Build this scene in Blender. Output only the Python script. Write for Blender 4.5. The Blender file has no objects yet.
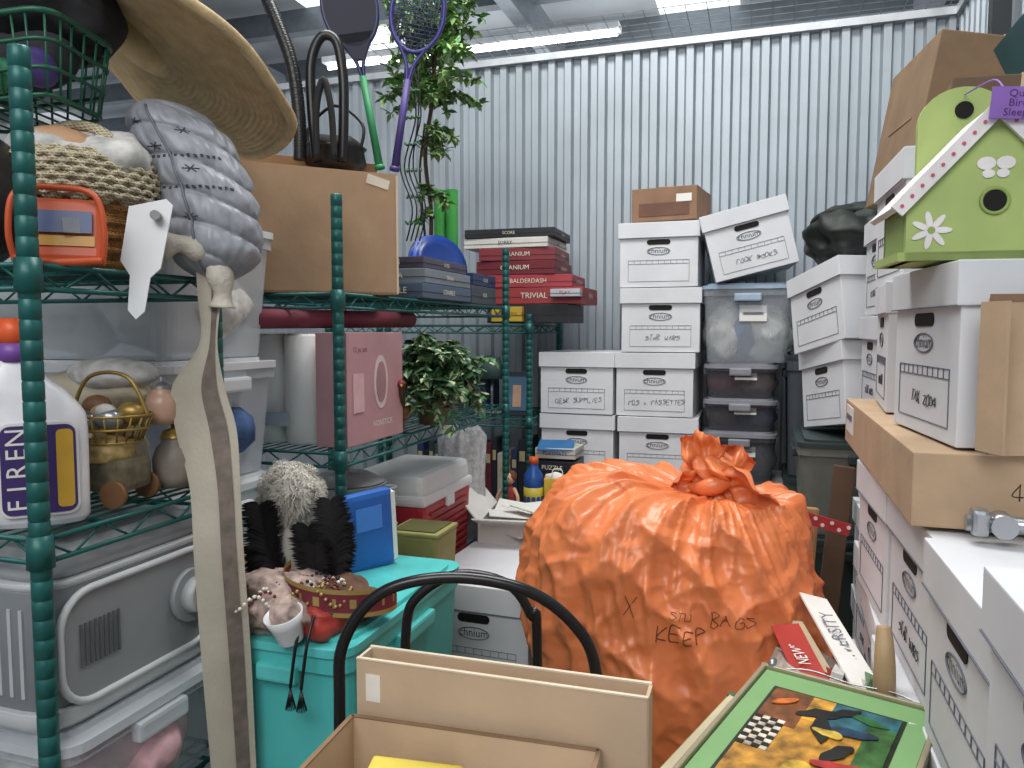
import bpy, bmesh, math, random
from mathutils import Vector, Matrix, Euler, noise
random.seed(7)
pi = math.pi
V = Vector
COL = bpy.context.scene.collection

# ------------------------------------------------------------------ materials
def lin(h):
    h = h.lstrip('#')
    o = []
    for i in (0, 2, 4):
        c = int(h[i:i+2], 16)/255
        o.append(c/12.92 if c <= .04045 else ((c+.055)/1.055)**2.4)
    return o
_m = {}
def mat(hexc, rough=.6, metal=0, var=.10, scale=14, bump=0, bscale=60, alpha=1, emit=0, kind='', name=None, sss=0):
    key = (hexc, rough, metal, var, scale, bump, bscale, alpha, emit, kind)
    if key in _m: return _m[key]
    m = bpy.data.materials.new(name or ('mat_'+hexc.strip('#')+kind))
    m.use_nodes = True
    nt = m.node_tree; N = nt.nodes; L = nt.links
    b = N['Principled BSDF']
    tc = N.new('ShaderNodeTexCoord')
    nz = N.new('ShaderNodeTexNoise'); nz.inputs['Scale'].default_value = scale; nz.inputs['Detail'].default_value = 4
    L.new(tc.outputs['Object'], nz.inputs['Vector'])
    cr = N.new('ShaderNodeValToRGB')
    c = lin(hexc)
    cr.color_ramp.elements[0].position = .3; cr.color_ramp.elements[1].position = .72
    cr.color_ramp.elements[0].color = [max(0, x*(1-var*1.6)) for x in c]+[1]
    cr.color_ramp.elements[1].color = [min(1, x*(1+var)) for x in c]+[1]
    L.new(nz.outputs['Fac'], cr.inputs['Fac'])
    L.new(cr.outputs['Color'], b.inputs['Base Color'])
    b.inputs['Roughness'].default_value = rough
    b.inputs['Metallic'].default_value = metal
    b.inputs['Alpha'].default_value = alpha
    if sss:
        b.inputs['Subsurface Weight'].default_value = sss
        b.inputs['Subsurface Radius'].default_value = (.03, .015, .008)
    if emit:
        b.inputs['Emission Color'].default_value = c+[1]
        b.inputs['Emission Strength'].default_value = emit
    if bump:
        bp = N.new('ShaderNodeBump'); bp.inputs['Strength'].default_value = bump; bp.inputs['Distance'].default_value = .004
        if kind == 'weave':
            w1 = N.new('ShaderNodeTexWave'); w1.inputs['Scale'].default_value = bscale; w1.bands_direction = 'Z'
            w2 = N.new('ShaderNodeTexWave'); w2.inputs['Scale'].default_value = bscale; w2.bands_direction = 'DIAGONAL'
            mx = N.new('ShaderNodeMath'); mx.operation = 'MULTIPLY'
            L.new(tc.outputs['Object'], w1.inputs['Vector']); L.new(tc.outputs['Object'], w2.inputs['Vector'])
            L.new(w1.outputs['Fac'], mx.inputs[0]); L.new(w2.outputs['Fac'], mx.inputs[1])
            L.new(mx.outputs[0], bp.inputs['Height'])
        else:
            n2 = N.new('ShaderNodeTexNoise'); n2.inputs['Scale'].default_value = bscale; n2.inputs['Detail'].default_value = 5
            L.new(tc.outputs['Object'], n2.inputs['Vector']); L.new(n2.outputs['Fac'], bp.inputs['Height'])
        L.new(bp.outputs['Normal'], b.inputs['Normal'])
    _m[key] = m
    return m

# ------------------------------------------------------------------ builder
def TM(loc, rz=0, rx=90, ry=0):
    return Matrix.Translation(V(loc)) @ Matrix.Rotation(math.radians(rz), 4, 'Z') @ Matrix.Rotation(math.radians(ry), 4, 'Y') @ Matrix.Rotation(math.radians(rx), 4, 'X')
_txt = {}
def textmesh(s, ext):
    k = (s, ext)
    if k not in _txt:
        cu = bpy.data.curves.new('t', 'FONT'); cu.body = s; cu.size = 1; cu.extrude = ext
        cu.align_x = 'CENTER'; cu.align_y = 'CENTER'; cu.resolution_u = 2
        ob = bpy.data.objects.new('t', cu)
        COL.objects.link(ob)
        bpy.context.view_layer.update()
        me = bpy.data.meshes.new_from_object(ob)
        bpy.data.objects.remove(ob)
        _txt[k] = me
    return _txt[k]
# hand-written stroke letters on a 4 x 6 grid
STROKES = {'A': ['0026', '2640', '1333'], 'B': ['0006354413', '13412000', '0613'], 'C': ['452604021100'], 'D': ['0006264440', '402000'], 'E': ['46060040', '0333'], 'F': ['460600', '0333'],
 'G': ['45260402104143', '4323'], 'I': ['2620'], 'K': ['0006', '460240'], 'L': ['060040'], 'N': ['00064046'], 'O': ['26040210414426'], 'P': ['0006264503'], 'R': ['0006264503', '0340'],
 'S': ['45260543421001'], 'T': ['0646', '2620'], 'U': ['0601204146'], 'W': ['0610233046'], 'X': ['0640', '0046'], '2': ['052644', '450040'], '0': ['26040210414426'], '4': ['360242', '3630'], '+': ['2521', '0343'], 'M': ['0006234640'], 'H': ['0006', '4046', '0343']}
def strokes(s, rnd):
    out = []; x = 0
    for ch in s:
        if ch == ' ': x += .9; continue
        sk = .15+rnd.uniform(-.12, .12); sy = rnd.uniform(.75, 1.2); dy = rnd.uniform(-.1, .1)
        for st in STROKES.get(ch, ['0040']):
            P = []
            for i in range(0, len(st)-1, 2):
                px, py = int(st[i])/4*.62, int(st[i+1])/6*sy
                P.append((x+px+py*sk+rnd.uniform(-.07, .07), py+dy+rnd.uniform(-.07, .07)))
            out.append(P)
        x += .85
    return [[(p[0]-x/2, p[1]-.5) for p in P] for P in out]
def catmull(P, n=6, closed=False):
    P = [V(p) for p in P]; out = []
    m = len(P)
    rng = range(m if closed else m-1)
    for i in rng:
        if closed: a, b, c, d = P[(i-1) % m], P[i], P[(i+1) % m], P[(i+2) % m]
        else: a, b, c, d = P[max(i-1, 0)], P[i], P[i+1], P[min(i+2, m-1)]
        for j in range(n):
            t = j/n
            out.append(.5*((2*b)+(c-a)*t+(2*a-5*b+4*c-d)*t*t+(3*b-a-3*c+d)*t**3))
    if not closed: out.append(P[-1])
    return out
class B:
    def __init__(s, name):
        s.name = name; s.bm = bmesh.new(); s.mats = []
    def mi(s, m):
        if m not in s.mats: s.mats.append(m)
        return s.mats.index(m)
    def merge(s, t, M, m, smooth=False):
        t.transform(M); i = s.mi(m)
        for f in t.faces: f.material_index = i; f.smooth = smooth
        me = bpy.data.meshes.new('tmp'); t.to_mesh(me); t.free()
        s.bm.from_mesh(me); bpy.data.meshes.remove(me)
    def box(s, c, size, m, rot=(0, 0, 0), bev=0, top=1, smooth=False):
        t = bmesh.new(); bmesh.ops.create_cube(t, size=1)
        for v in t.verts:
            k = top if v.co.z > 0 else 1
            v.co = V((v.co.x*size[0]*k, v.co.y*size[1]*k, v.co.z*size[2]))
        if bev: bmesh.ops.bevel(t, geom=t.edges[:], offset=bev, segments=2, affect='EDGES', profile=.6)
        s.merge(t, Matrix.Translation(V(c)) @ Euler([math.radians(a) for a in rot]).to_matrix().to_4x4(), m, smooth)
    def cyl(s, p1, p2, r, m, r2=None, seg=12, smooth=True):
        p1 = V(p1); p2 = V(p2); d = p2-p1
        if d.length < 1e-6: return
        t = bmesh.new()
        bmesh.ops.create_cone(t, cap_ends=True, segments=seg, radius1=r, radius2=r if r2 is None else r2, depth=d.length)
        for f in t.faces: f.smooth = len(f.verts) == 4
        M = Matrix.Translation((p1+p2)/2) @ d.to_track_quat('Z', 'Y').to_matrix().to_4x4()
        i = s.mi(m); t.transform(M)
        for f in t.faces: f.material_index = i
        me = bpy.data.meshes.new('tmp'); t.to_mesh(me); t.free(); s.bm.from_mesh(me); bpy.data.meshes.remove(me)
    def lathe(s, prof, m, M=Matrix(), seg=32, fn=None, smooth=True):
        def f(u, v):
            i = v*(len(prof)-1); k = min(int(i+1e-6), len(prof)-2); w = i-k
            r = prof[k][0]*(1-w)+prof[k+1][0]*w; z = prof[k][1]*(1-w)+prof[k+1][1]*w
            p = V((r*math.cos(u*2*pi), r*math.sin(u*2*pi), z))
            if fn: p = fn(p, u, v)
            return M @ p
        s.grid(f, seg, len(prof)-1, m, closed=True, smooth=smooth)
    def grid(s, f, nu, nv, m, closed=False, smooth=True, mfn=None):
        i0 = s.mi(m); rows = []
        for j in range(nv+1):
            rows.append([s.bm.verts.new(f(i/nu, j/nv)) for i in range(nu if closed else nu+1)])
        for j in range(nv):
            for i in range(nu):
                a = rows[j][i]; b = rows[j][(i+1) % nu if closed else i+1]
                c = rows[j+1][(i+1) % nu if closed else i+1]; d = rows[j+1][i]
                try:
                    fc = s.bm.faces.new((a, b, c, d)); fc.smooth = smooth
                    fc.material_index = s.mi(mfn((i+.5)/nu, (j+.5)/nv)) if mfn else i0
                except ValueError: pass
    def tube(s, P, r, m, n=6, closed=False, seg=10, raw=False):
        P = [V(p) for p in P] if raw else catmull(P, n, closed)
        Q = [P[0]]
        for p in P[1:]:
            if (p-Q[-1]).length > 1e-6: Q.append(p)
        P = Q
        if len(P) < 2: return
        i0 = s.mi(m); rings = []; N = len(P)
        t0 = (P[1]-P[0]).normalized(); nrm = t0.orthogonal().normalized()
        for k in range(N):
            if closed: t = (P[(k+1) % N]-P[k-1]).normalized()
            else: t = (P[min(k+1, N-1)]-P[max(k-1, 0)]).normalized()
            nn = nrm-t*nrm.dot(t)
            nrm = nn.normalized() if nn.length > 1e-5 else t.orthogonal().normalized()
            bn = t.cross(nrm)
            rr = r(k/(N-1)) if callable(r) else r
            rings.append([s.bm.verts.new(P[k]+(nrm*math.cos(a*2*pi/seg)+bn*math.sin(a*2*pi/seg))*rr) for a in range(seg)])
        for k in range(N if closed else N-1):
            A = rings[k]; C = rings[(k+1) % N]
            for a in range(seg):
                f = s.bm.faces.new((A[a], A[(a+1) % seg], C[(a+1) % seg], C[a])); f.material_index = i0; f.smooth = True
        if not closed:
            for R in (rings[0][::-1], rings[-1]):
                f = s.bm.faces.new(R); f.material_index = i0
    def write(s, st, size, M, m, r=.0008, seed=1):
        for P in strokes(st, random.Random(seed)):
            s.tube([M @ V((p[0]*size, p[1]*size, 0)) for p in P], r, m, n=3, seg=4)
    def blob(s, c, r, m, amp=.15, freq=6, sub=4, seed=0, rot=(0, 0, 0), flat=None):
        t = bmesh.new(); bmesh.ops.create_icosphere(t, subdivisions=sub, radius=1)
        o = V((seed*3.1, seed*1.7, seed*.9))
        for v in t.verts:
            p = V((v.co.x*r[0], v.co.y*r[1], v.co.z*r[2]))
            d = noise.noise(p*freq+o)*amp*2 + (1-abs(noise.noise(p*freq*2.3+o))*2)*amp*.5
            v.co = p*(1+d)
            if flat is not None: v.co.z = max(v.co.z, -flat)
        s.merge(t, Matrix.Translation(V(c)) @ Euler([math.radians(a) for a in rot]).to_matrix().to_4x4(), m, True)
    def prism(s, pts, th, M, m):
        bm = s.bm; i = s.mi(m)
        a = [bm.verts.new(M @ V((p[0], p[1], 0))) for p in pts]; b = [bm.verts.new(M @ V((p[0], p[1], th))) for p in pts]
        n = len(pts)
        fs = [bm.faces.new(a[::-1]), bm.faces.new(b)]
        for k in range(n): fs.append(bm.faces.new((a[k], a[(k+1) % n], b[(k+1) % n], b[k])))
        for f in fs: f.material_index = i
    def text(s, st, size, M, m, sx=1, ext=.01):
        me = textmesh(st, ext); t = bmesh.new(); t.from_mesh(me)
        s.merge(t, M @ Matrix.Diagonal((size*sx, size, size*.1, 1)), m)
    def poly(s, pts, m, smooth=False):
        f = s.bm.faces.new([s.bm.verts.new(V(p)) for p in pts]); f.material_index = s.mi(m); f.smooth = smooth
    def mesh(s):
        me = bpy.data.meshes.new(s.name); s.bm.to_mesh(me); s.bm.free()
        for m in s.mats: me.materials.append(m)
        return me
    def done(s, loc=(0, 0, 0), rot=(0, 0, 0)):
        return place(s.name, s.mesh(), loc, rot)
def place(name, me, loc, rot=(0, 0, 0)):
    ob = bpy.data.objects.new(name, me); COL.objects.link(ob)
    ob.location = loc; ob.rotation_euler = [math.radians(a) for a in rot]
    return ob
def ell(w, h, n=28, c=(0, 0)):
    return [(c[0]+w*math.cos(i*2*pi/n), c[1]+h*math.sin(i*2*pi/n)) for i in range(n)]
def rrect(w, h, r, n=5, c=(0, 0)):
    o = []
    for cx, cy, a0 in ((w/2-r, h/2-r, 0), (-w/2+r, h/2-r, 90), (-w/2+r, -h/2+r, 180), (w/2-r, -h/2+r, 270)):
        for i in range(n+1):
            a = math.radians(a0+90*i/n); o.append((c[0]+cx+r*math.cos(a), c[1]+cy+r*math.sin(a)))
    return o
def ss(x):
    x = max(0, min(1, x)); return x*x*(3-2*x)

# ------------------------------------------------------------------ palette
CARD = mat('#B99D80', .85, var=.07, bump=.15, bscale=90)
CARD2 = mat('#9E8469', .85, var=.1, bump=.15, bscale=90)
CARDIN = mat('#8A6F55', .9)
WHITE = mat('#D9DBDF', .7, var=.06, scale=5)
WHITE2 = mat('#E4E2DD', .75, var=.04)
INK = mat('#646874', .7, var=.02)
MARK = mat('#3A3A44', .6)
DARKHOLE = mat('#15130F', .9)
BLACK = mat('#121214', .35, var=.05)
BLACKM = mat('#1B1B1E', .8, var=.15)
GREENR = mat('#1D5F5B', .4, metal=.2, var=.15)
TAPE = mat('#BDA382', .4)
PLASTW = mat('#D6D8DA', .35, var=.03)
CLEAR = mat('#C9D2D8', .2, alpha=.36, var=.02, kind='clr')
CLEARW = mat('#DDE3E8', .25, alpha=.55, var=.02, kind='clr')
TEAL = mat('#4FBDBA', .35, var=.04)
METAL = mat('#A8ABAF', .3, metal=.8, var=.05)

# ------------------------------------------------------------------ room shell
WX0, WX1, WY = -2.6, .70, 3.5
WH = 2.76
GALV = mat('#A6AFB6', .48, metal=.40, var=.08, scale=3, bump=.05)
def corr(name, length, h, loc, rz):
    b = B(name); pitch = .078; dep = .022; prof = []; x = 0
    while x < length:
        prof += [(x, 0), (x+.030, 0), (x+.040, dep), (x+.068, dep)]
        x += pitch
    prof = [p for p in prof if p[0] <= length]+[(length, 0)]
    bot = [b.bm.verts.new((p[0], p[1], 0)) for p in prof]; tp = [b.bm.verts.new((p[0], p[1], h)) for p in prof]
    i = b.mi(GALV)
    for k in range(len(prof)-1):
        f = b.bm.faces.new((bot[k], bot[k+1], tp[k+1], tp[k])); f.material_index = i
    b.done(loc, (0, 0, rz))
corr('wall_back', WX1-WX0, WH, (WX0, WY, 0), 0)
corr('wall_left', WY+1.6, 2.3, (WX0, -1.6, 0), 90)
corr('wall_right', WY+1.6, WH, (WX1+.01, WY, 0), -90)
b = B('trim_top'); TR = mat('#C3C8CC', .4, metal=.4)
b.box(((WX0+WX1)/2, WY+.005, WH-.01), (WX1-WX0, .05, .03), TR)
b.box((WX0, (WY-1.6)/2, 2.29), (.05, WY+1.6, .03), TR)
b.box((WX1+.02, (WY-1.6)/2, WH-.01), (.05, WY+1.6, .03), TR)
b.done()
b = B('floor'); b.box((0, 3, -.05), (16, 18, .1), mat('#7C7B78', .8, var=.15, scale=2, bump=.1)); b.done()
b = B('ceiling'); CE = mat('#B0B5BA', .5, metal=.1, var=.12, scale=1.5)
b.box((0, 5, 4.45), (18, 20, .06), CE)
SP = mat('#747B81', .5, metal=.3)
for i in range(16):
    y = -3+i*1.15
    b.box((0, y, 4.28), (18, .05, .2), SP); b.box((0, y+.04, 4.19), (18, .1, .02), SP)
for x in (-5, -1.9, 1.2, 4.3): b.box((x, 5, 4.1), (.12, 20, .28), mat('#888F96', .5, metal=.3))
for x in (-3.6, -.6, 2.6): b.box((x, 5, 4.40), (.7, 20, .03), mat('#EDF3F6', .5, emit=1.2, kind='sky'))
b.done()
b = B('roof_brace'); WB = mat('#D9DDE0', .4)
b.cyl((-1.0, 5.0, 2.7), (-.2, 7.2, 3.9), .03, WB); b.cyl((-.35, 4.2, 2.85), (-.55, 7.0, 3.9), .03, WB)
b.cyl((-5, 6.4, 3.75), (4, 6.6, 3.9), .035, WB)
b.done()
b = B('steel_column'); b.box((0, 0, 1.6), (.05, .05, 3.2), mat('#23282C', .5)); b.box((0, 0, .005), (.08, .08, .01), mat('#23282C', .5)); b.done((.655, 2.70, 0))
b = B('steel_column'); b.box((0, 0, 1.95), (.2, .2, 3.9), mat('#4C5359', .5)); b.done((.6, 9.6, 0))
b = B('wire_mesh'); WM = mat('#A9AEB2', .4, metal=.5)
for i in range(46):
    y = 4.6+i*.1; b.box((1, y, 3.35), (7, .004, .004), WM)
for i in range(60):
    x = -2.5+i*.12; b.box((x, 6.9, 3.355), (.004, 4.6, .004), WM)
b.done()
b = B('fluorescent_light')
for y, x in ((6.1, -2.4), (8.2, -.5)):
    b.box((x, y, 3.85), (2.6, .16, .05), WB); b.cyl((x-1.28, y, 3.805), (x+1.28, y, 3.805), .02, mat('#FFFFFF', emit=6, kind='em'))
b.done()

# ------------------------------------------------------------------ wire racks
def rack(name, x0, x1, y0, y1, posts, shelves):
    b = B(name); G = GREENR
    for (px, py, h) in posts:
        prof = []; z = .01
        while z < h:
            prof += [(.0127, z), (.0127, z+.0225), (.0118, z+.0235), (.0118, z+.0248)]; z += .0255
        prof += [(.0127, h), (.0001, h+.003)]
        b.lathe([(0.0001, .0)]+prof, G, Matrix.Translation((px, py, 0)), seg=16)
        for zs in shelves:
            if zs < h: b.cyl((px, py, zs-.035), (px, py, zs+.008), .0170, G, r2=.0155)
    for zs in shelves:
        def edge(a, c):
            a = V(a); c = V(c)
            b.cyl(a, c, .0038, G, seg=8); dz = V((0, 0, -.03)); b.cyl(a+dz, c+dz, .0038, G, seg=8)
            n = max(2, int((c-a).length/.045)); P = []
            for i in range(n+1):
                P.append(a.lerp(c, i/n)+(dz if i % 2 else V((0, 0, 0))))
            for i in range(n): b.cyl(P[i], P[i+1], .002, G, seg=5)
        edge((x0, y0, zs), (x1, y0, zs)); edge((x0, y1, zs), (x1, y1, zs)); edge((x0, y0, zs), (x0, y1, zs)); edge((x1, y0, zs), (x1, y1, zs))
        n = int((x1-x0)/.026)
        for i in range(1, n): x = x0+(x1-x0)*i/n; b.box((x, (y0+y1)/2, zs+.003), (.0032, y1-y0, .0032), G)
        for k in (.33, .66): b.box(((x0+x1)/2, y0+(y1-y0)*k, zs-.002), (x1-x0, .005, .005), G)
    b.done()
rack('wire_shelving_rack', -1.76, -.87, .73, 1.07, [(-.87, .73, 1.84), (-.87, 1.07, 1.60), (-1.76, .73, 1.84), (-1.76, 1.07, 1.84)], [1.582, 1.232, .78, .2])
rack('wire_shelving_rack', -1.36, -.885, 1.49, 2.65, [(-.885, 1.49, 1.79), (-.885, 2.65, 1.79), (-1.36, 1.49, 1.79), (-1.36, 2.65, 1.79)], [1.58, 1.225, .79, .2])
rack('wire_shelving_rack', -1.8, -.885, 2.95, 3.42, [(-.885, 2.95, 1.56), (-.885, 3.42, 1.56), (-1.8, 2.95, 1.56), (-1.8, 3.42, 1.56)], [1.52, 1.14, .76, .2])

# ------------------------------------------------------------------ boxes
def banker_mesh(label, H=.252, dirt=WHITE):
    b = B('bankers_box'); w, d = .302, .392
    b.box((0, 0, H*.43), (w, d, H*.86), dirt, bev=.002)
    b.box((0, 0, H-.031), (w+.014, d+.014, .060), dirt, bev=.002)
    b.box((0, -d/2-.0075, H-.061), (w+.012, .002, .0012), INK)
    y = -d/2-.0012
    for sgn, rz in ((1, 0), (-1, 180)):
        R = Matrix.Rotation(math.radians(rz), 4, 'Z')
        b.prism(rrect(.090, .020, .0098, c=(0, .174)), .0016, R @ TM((0, y+.001, 0)), DARKHOLE)
        ring = [(.044*math.cos(a*2*pi/28), 0, .139+.0140*math.sin(a*2*pi/28)) for a in range(28)]
        b.tube([R @ V((p[0], y, p[2])) for p in ring], .0012, INK, closed=True, raw=True, seg=5)
        b.text('chnium', .028, R @ TM((0, y, .140)), MARK)
        for z in (.022, .090, .104):
            b.box(R @ V((0, y+.0004, z)), (.236, .0013, .0010), INK)
        for k in range(11):
            x = -.118+.0236*k; b.box(R @ V((x, y+.0004, .097)), (.0010, .0013, .0145), INK)
        for x in (-.118, .118): b.box(R @ V((x, y+.0004, .063)), (.0010, .0013, .082), INK)
    if label: b.write(label, .0175, TM((.01, y-.0002, .056), ry=random.uniform(-4, 4)), MARK, seed=len(label)*7)
    return b.mesh()
BM = {k: banker_mesh(k) for k in ('', 'STAR WARS', 'CDS + CASSETTES', 'COOK BOOKS', 'DESK SUPPLIES', 'TAX 2004', 'KITCHEN')}
def bk(lab, loc, rot=(0, 0, 0)): return place('bankers_box', BM[lab], loc, rot)
PALW = mat('#9A7B55', .8, bump=.2)
def pallet(x0, x1, y0, y1, h=.14):
    b = B('wooden_pallet'); n = 5
    for i in range(n): x = x0+(x1-x0)*(i+.5)/n; b.box((x, (y0+y1)/2, h-.011), ((x1-x0)/n*.75, y1-y0, .02), PALW)
    for y in (y0+.05, (y0+y1)/2, y1-.05): b.box(((x0+x1)/2, y, (h-.02)/2), (x1-x0, .08, h-.023), PALW)
    b.done()
pallet(-.87, .06, 3.0, 3.44)
P = .2545
colB = ['', '', 'TAX 2004', '', 'CDS + CASSETTES', 'STAR WARS', '']
for i, l in enumerate(colB): bk(l, (-.39+random.uniform(-.008, .008), 3.245, .142+P*i), (0, 0, random.uniform(-2.5, 2.5)))
for i, l in enumerate(['', '', 'KITCHEN', '', 'DESK SUPPLIES']): bk(l, (-.712, 3.245+(i % 2)*.01, .142+P*i), (0, 0, random.uniform(-1.5, 1.5)))
for i in range(3): bk('', (-.06, 3.245, .142+P*i))

def tub(name, loc, w, d, h, body, lid, contents=(), rz=0, lidded=True, label=False):
    b = B(name)
    s0 = .88; pts0 = rrect(w*s0, d*s0, .03); pts1 = rrect(w*.97, d*.97, .035)
    n = len(pts0); H = h-.02
    lay = [(pts0, 0.0, 1), (pts0, .006, 1.01), (pts1, H*.9, 1.0), (pts1, H*.9, 1.03), (pts1, H, 1.03)]
    rows = [[b.bm.verts.new((p[0]*k, p[1]*k, z)) for p in pts] for pts, z, k in lay]
    i0 = b.mi(body)
    f = b.bm.faces.new(rows[0][::-1]); f.material_index = i0
    for j in range(len(rows)-1):
        for i in range(n):
            f = b.bm.faces.new((rows[j][i], rows[j][(i+1) % n], rows[j+1][(i+1) % n], rows[j+1][i])); f.material_index = i0; f.smooth = False
    if lidded:
        b.prism(rrect(w*1.02, d*1.02, .04), .014, Matrix.Translation((0, 0, H-.002)), lid)
        b.prism(rrect(w*.9, d*.9, .035), .008, Matrix.Translation((0, 0, H+.012)), lid)
    for sx in (-1, 1): b.box((sx*w*.505, 0, H*.86), (.02, d*.3, .03), lid, bev=.006)
    for sy in (-1, 1): b.box((0, sy*d*.505, H*.88), (w*.3, .018, .03), lid, bev=.006)
    for k, cm in enumerate(contents):
        nn = len(contents)
        b.blob(((k/(max(1, nn-1))-.5)*w*.48 if nn > 1 else 0, random.uniform(-.02, .02), H*.43), (w*.27 if nn > 1 else w*.36, d*.37, H*.38), cm, amp=.12, freq=14, sub=3, seed=k+w*10)
    if label:
        b.box((.02, -d*.47, h*.62), (w*.3, .003, h*.2), WHITE2, rot=(-4, 0, 0)); b.box((.02, -d*.475, h*.62), (w*.22, .003, h*.03), INK, rot=(-4, 0, 0))
    return b.done(loc, (0, 0, rz))
F = {k: mat(c, .9, var=.25, scale=30, bump=.3) for k, c in dict(red='#9C3B3B', blue='#4A6593', tan='#B79B77', pink='#C9A0A5', grn='#5B7F55', gry='#8C8F93', nav='#353C50', wht='#D6D4D0', yel='#D9B23C', brn='#6A4C3A', prp='#57507E').items()}
SM = mat('#5E6067', .3, alpha=.55, var=.03, kind='smk')
tub('clear_storage_tub', (-.075, 3.22, .912), .27, .36, .20, SM, mat('#8A8C93', .35), (F['prp'], F['gry']), label=True)
tub('clear_storage_tub', (-.075, 3.22, 1.114), .27, .36, .125, SM, mat('#8A8C93', .35), (F['brn'], F['blue']), label=True)
tub('clear_storage_tub', (-.075, 3.22, 1.241), .27, .36, .135, SM, mat('#8A8C93', .35), (F['red'], F['tan']), label=True)
tub('clear_storage_tub', (-.06, 3.22, 1.378), .33, .38, .30, CLEAR, mat('#9FB4C8', .35), (F['wht'], F['blue'], F['wht']), rz=2, label=True)
bk('COOK BOOKS', (-.035, 3.2, 1.715), (0, -14, 4))
b = B('printed_carton'); b.box((0, 0, .065), (.26, .26, .13), mat('#8A6A52', .8), bev=.003); b.box((.0, -.131, .045), (.2, .003, .05), mat('#6B4A3A', .7)); b.box((.08, -.132, .085), (.06, .003, .03), WHITE2)
b.box((0, 0, .131), (.04, .26, .002), TAPE); b.done((-.36, 3.22, 1.93), (0, 0, -8))

# right side stack (ends face the aisle)
for ci, y in enumerate((.625, .945, 1.265, 1.585, 1.905, 2.225)):
    top = 1.235 if ci else 1.29
    n = 5 if ci < 5 else 7
    XR = .405 if ci < 4 else (.425 if ci == 4 else .465)
    for k in range(n):
        bk(random.choice(['', '', 'TAX 2004', 'KITCHEN', 'STAR WARS']), (XR+random.uniform(-.010, .010), y, (top-5*.2545 if ci < 5 else .0)+(k*.2545 if ci < 5 else k*.257)), (0, 0, -90+random.uniform(-2.5, 2.5)))
b = B('flat_carton'); b.box((0, 0, .05), (.42, .86, .10), CARD, bev=.002); b.box((0, 0, .101), (.05, .86, .002), TAPE)
b.box((-.2105, .33, .06), (.002, .13, .06), WHITE2); b.box((-.212, .33, .065), (.002, .09, .012), INK)
b.write('40 F', .02, TM((-.06, -.4305, .05)), mat('#3b2c20')); b.done((.405, 1.56, 1.238))
bk('TAX 2004', (.43, 1.33, 1.342), (0, 0, -84))
b = B('cardboard_flap'); b.box((0, 0, .10), (.22, .006, .20), CARD, rot=(-3, 0, 0)); b.box((0, .003, .20), (.22, .004, .010), CARDIN); b.box((-.112, -.02, .1), (.004, .045, .19), CARD, rot=(0, 0, 20)); b.done((.385, 1.13, 1.341), (0, 0, 6))
bk('KITCHEN', (.435, 1.76, 1.342), (0, 0, -94)); bk('', (.445, 1.80, 1.596), (0, 0, -88))
def carton(name, size, loc, rot, m=CARD2, label=True, text=None):
    b = B(name); w, d, h = size
    b.box((0, 0, h/2), size, m, bev=.003); b.box((0, 0, h+.001), (.05, d, .002), TAPE)
    b.box((0, -d/2-.001, h-.03), (.05, .002, .06), TAPE); b.box((-w/2-.001, 0, h*.5), (.002, d*.5, .004), CARDIN)
    b.box((0, 0, h+.0005), (w*.99, .003, .001), CARDIN)
    if label: b.box((w*.28, -d/2-.0015, h*.75), (w*.28, .003, h*.22), WHITE2); b.box((w*.28, -d/2-.003, h*.77), (w*.2, .003, h*.03), INK)
    return b.done(loc, rot)
carton('cardboard_carton', (.32, .36, .36), (.450, 2.24, 1.815), (0, 10, 8), mat('#80684F', .85))
carton('cardboard_carton', (.28, .30, .13), (.485, 1.86, 1.853), (0, 4, -5), mat('#66523F', .85), label=False)
b = B('teal_folder'); b.box((0, 0, .06), (.03, .2, .12), mat('#2E5F68', .5), rot=(0, -25, 0)); b.box((.03, 0, .06), (.02, .2, .11), mat('#3C3A4E', .5), rot=(0, -25, 0)); b.done((.50, 1.84, 1.995))
# dark tubs
DG = mat('#3C4A45', .5); DG2 = mat('#2C3A3A', .45); GY = mat('#6C7068', .6)
for k in range(4):
    tub('dark_storage_tub', (.31, 2.66, k*.293), .40, .42, .291, GY if k == 3 else DG, DG2, ())
tub('dark_storage_tub', (.19, 3.2, 0.0), .2, .36, .5, DG, DG2, ())
tub('dark_storage_tub', (.20, 3.2, .502), .22, .38, .45, DG, DG2, ()); tub('dark_storage_tub', (.22, 3.2, .955), .26, .38, .46, mat('#454C54', .5), mat('#30363C', .5), ())
bk('', (.375, 2.66, 1.20), (0, -9, -70)); bk('', (.345, 2.68, 1.448), (0, -11, -64))
b = B('black_garment_bag')
b.blob((0, 0, 0), (.17, .15, .10), mat('#1C2320', .6, var=.3), amp=.25, freq=9, sub=5, seed=3); b.blob((.06, .02, .06), (.12, .12, .07), mat('#233129', .7), amp=.3, freq=11, sub=5, seed=8)
b.tube([(-.15, -.05, 0), (-.17, -.08, .05), (-.12, -.1, .08), (-.02, -.1, .08)], .008, BLACKM)
b.done((.315, 2.72, 1.79))

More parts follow.
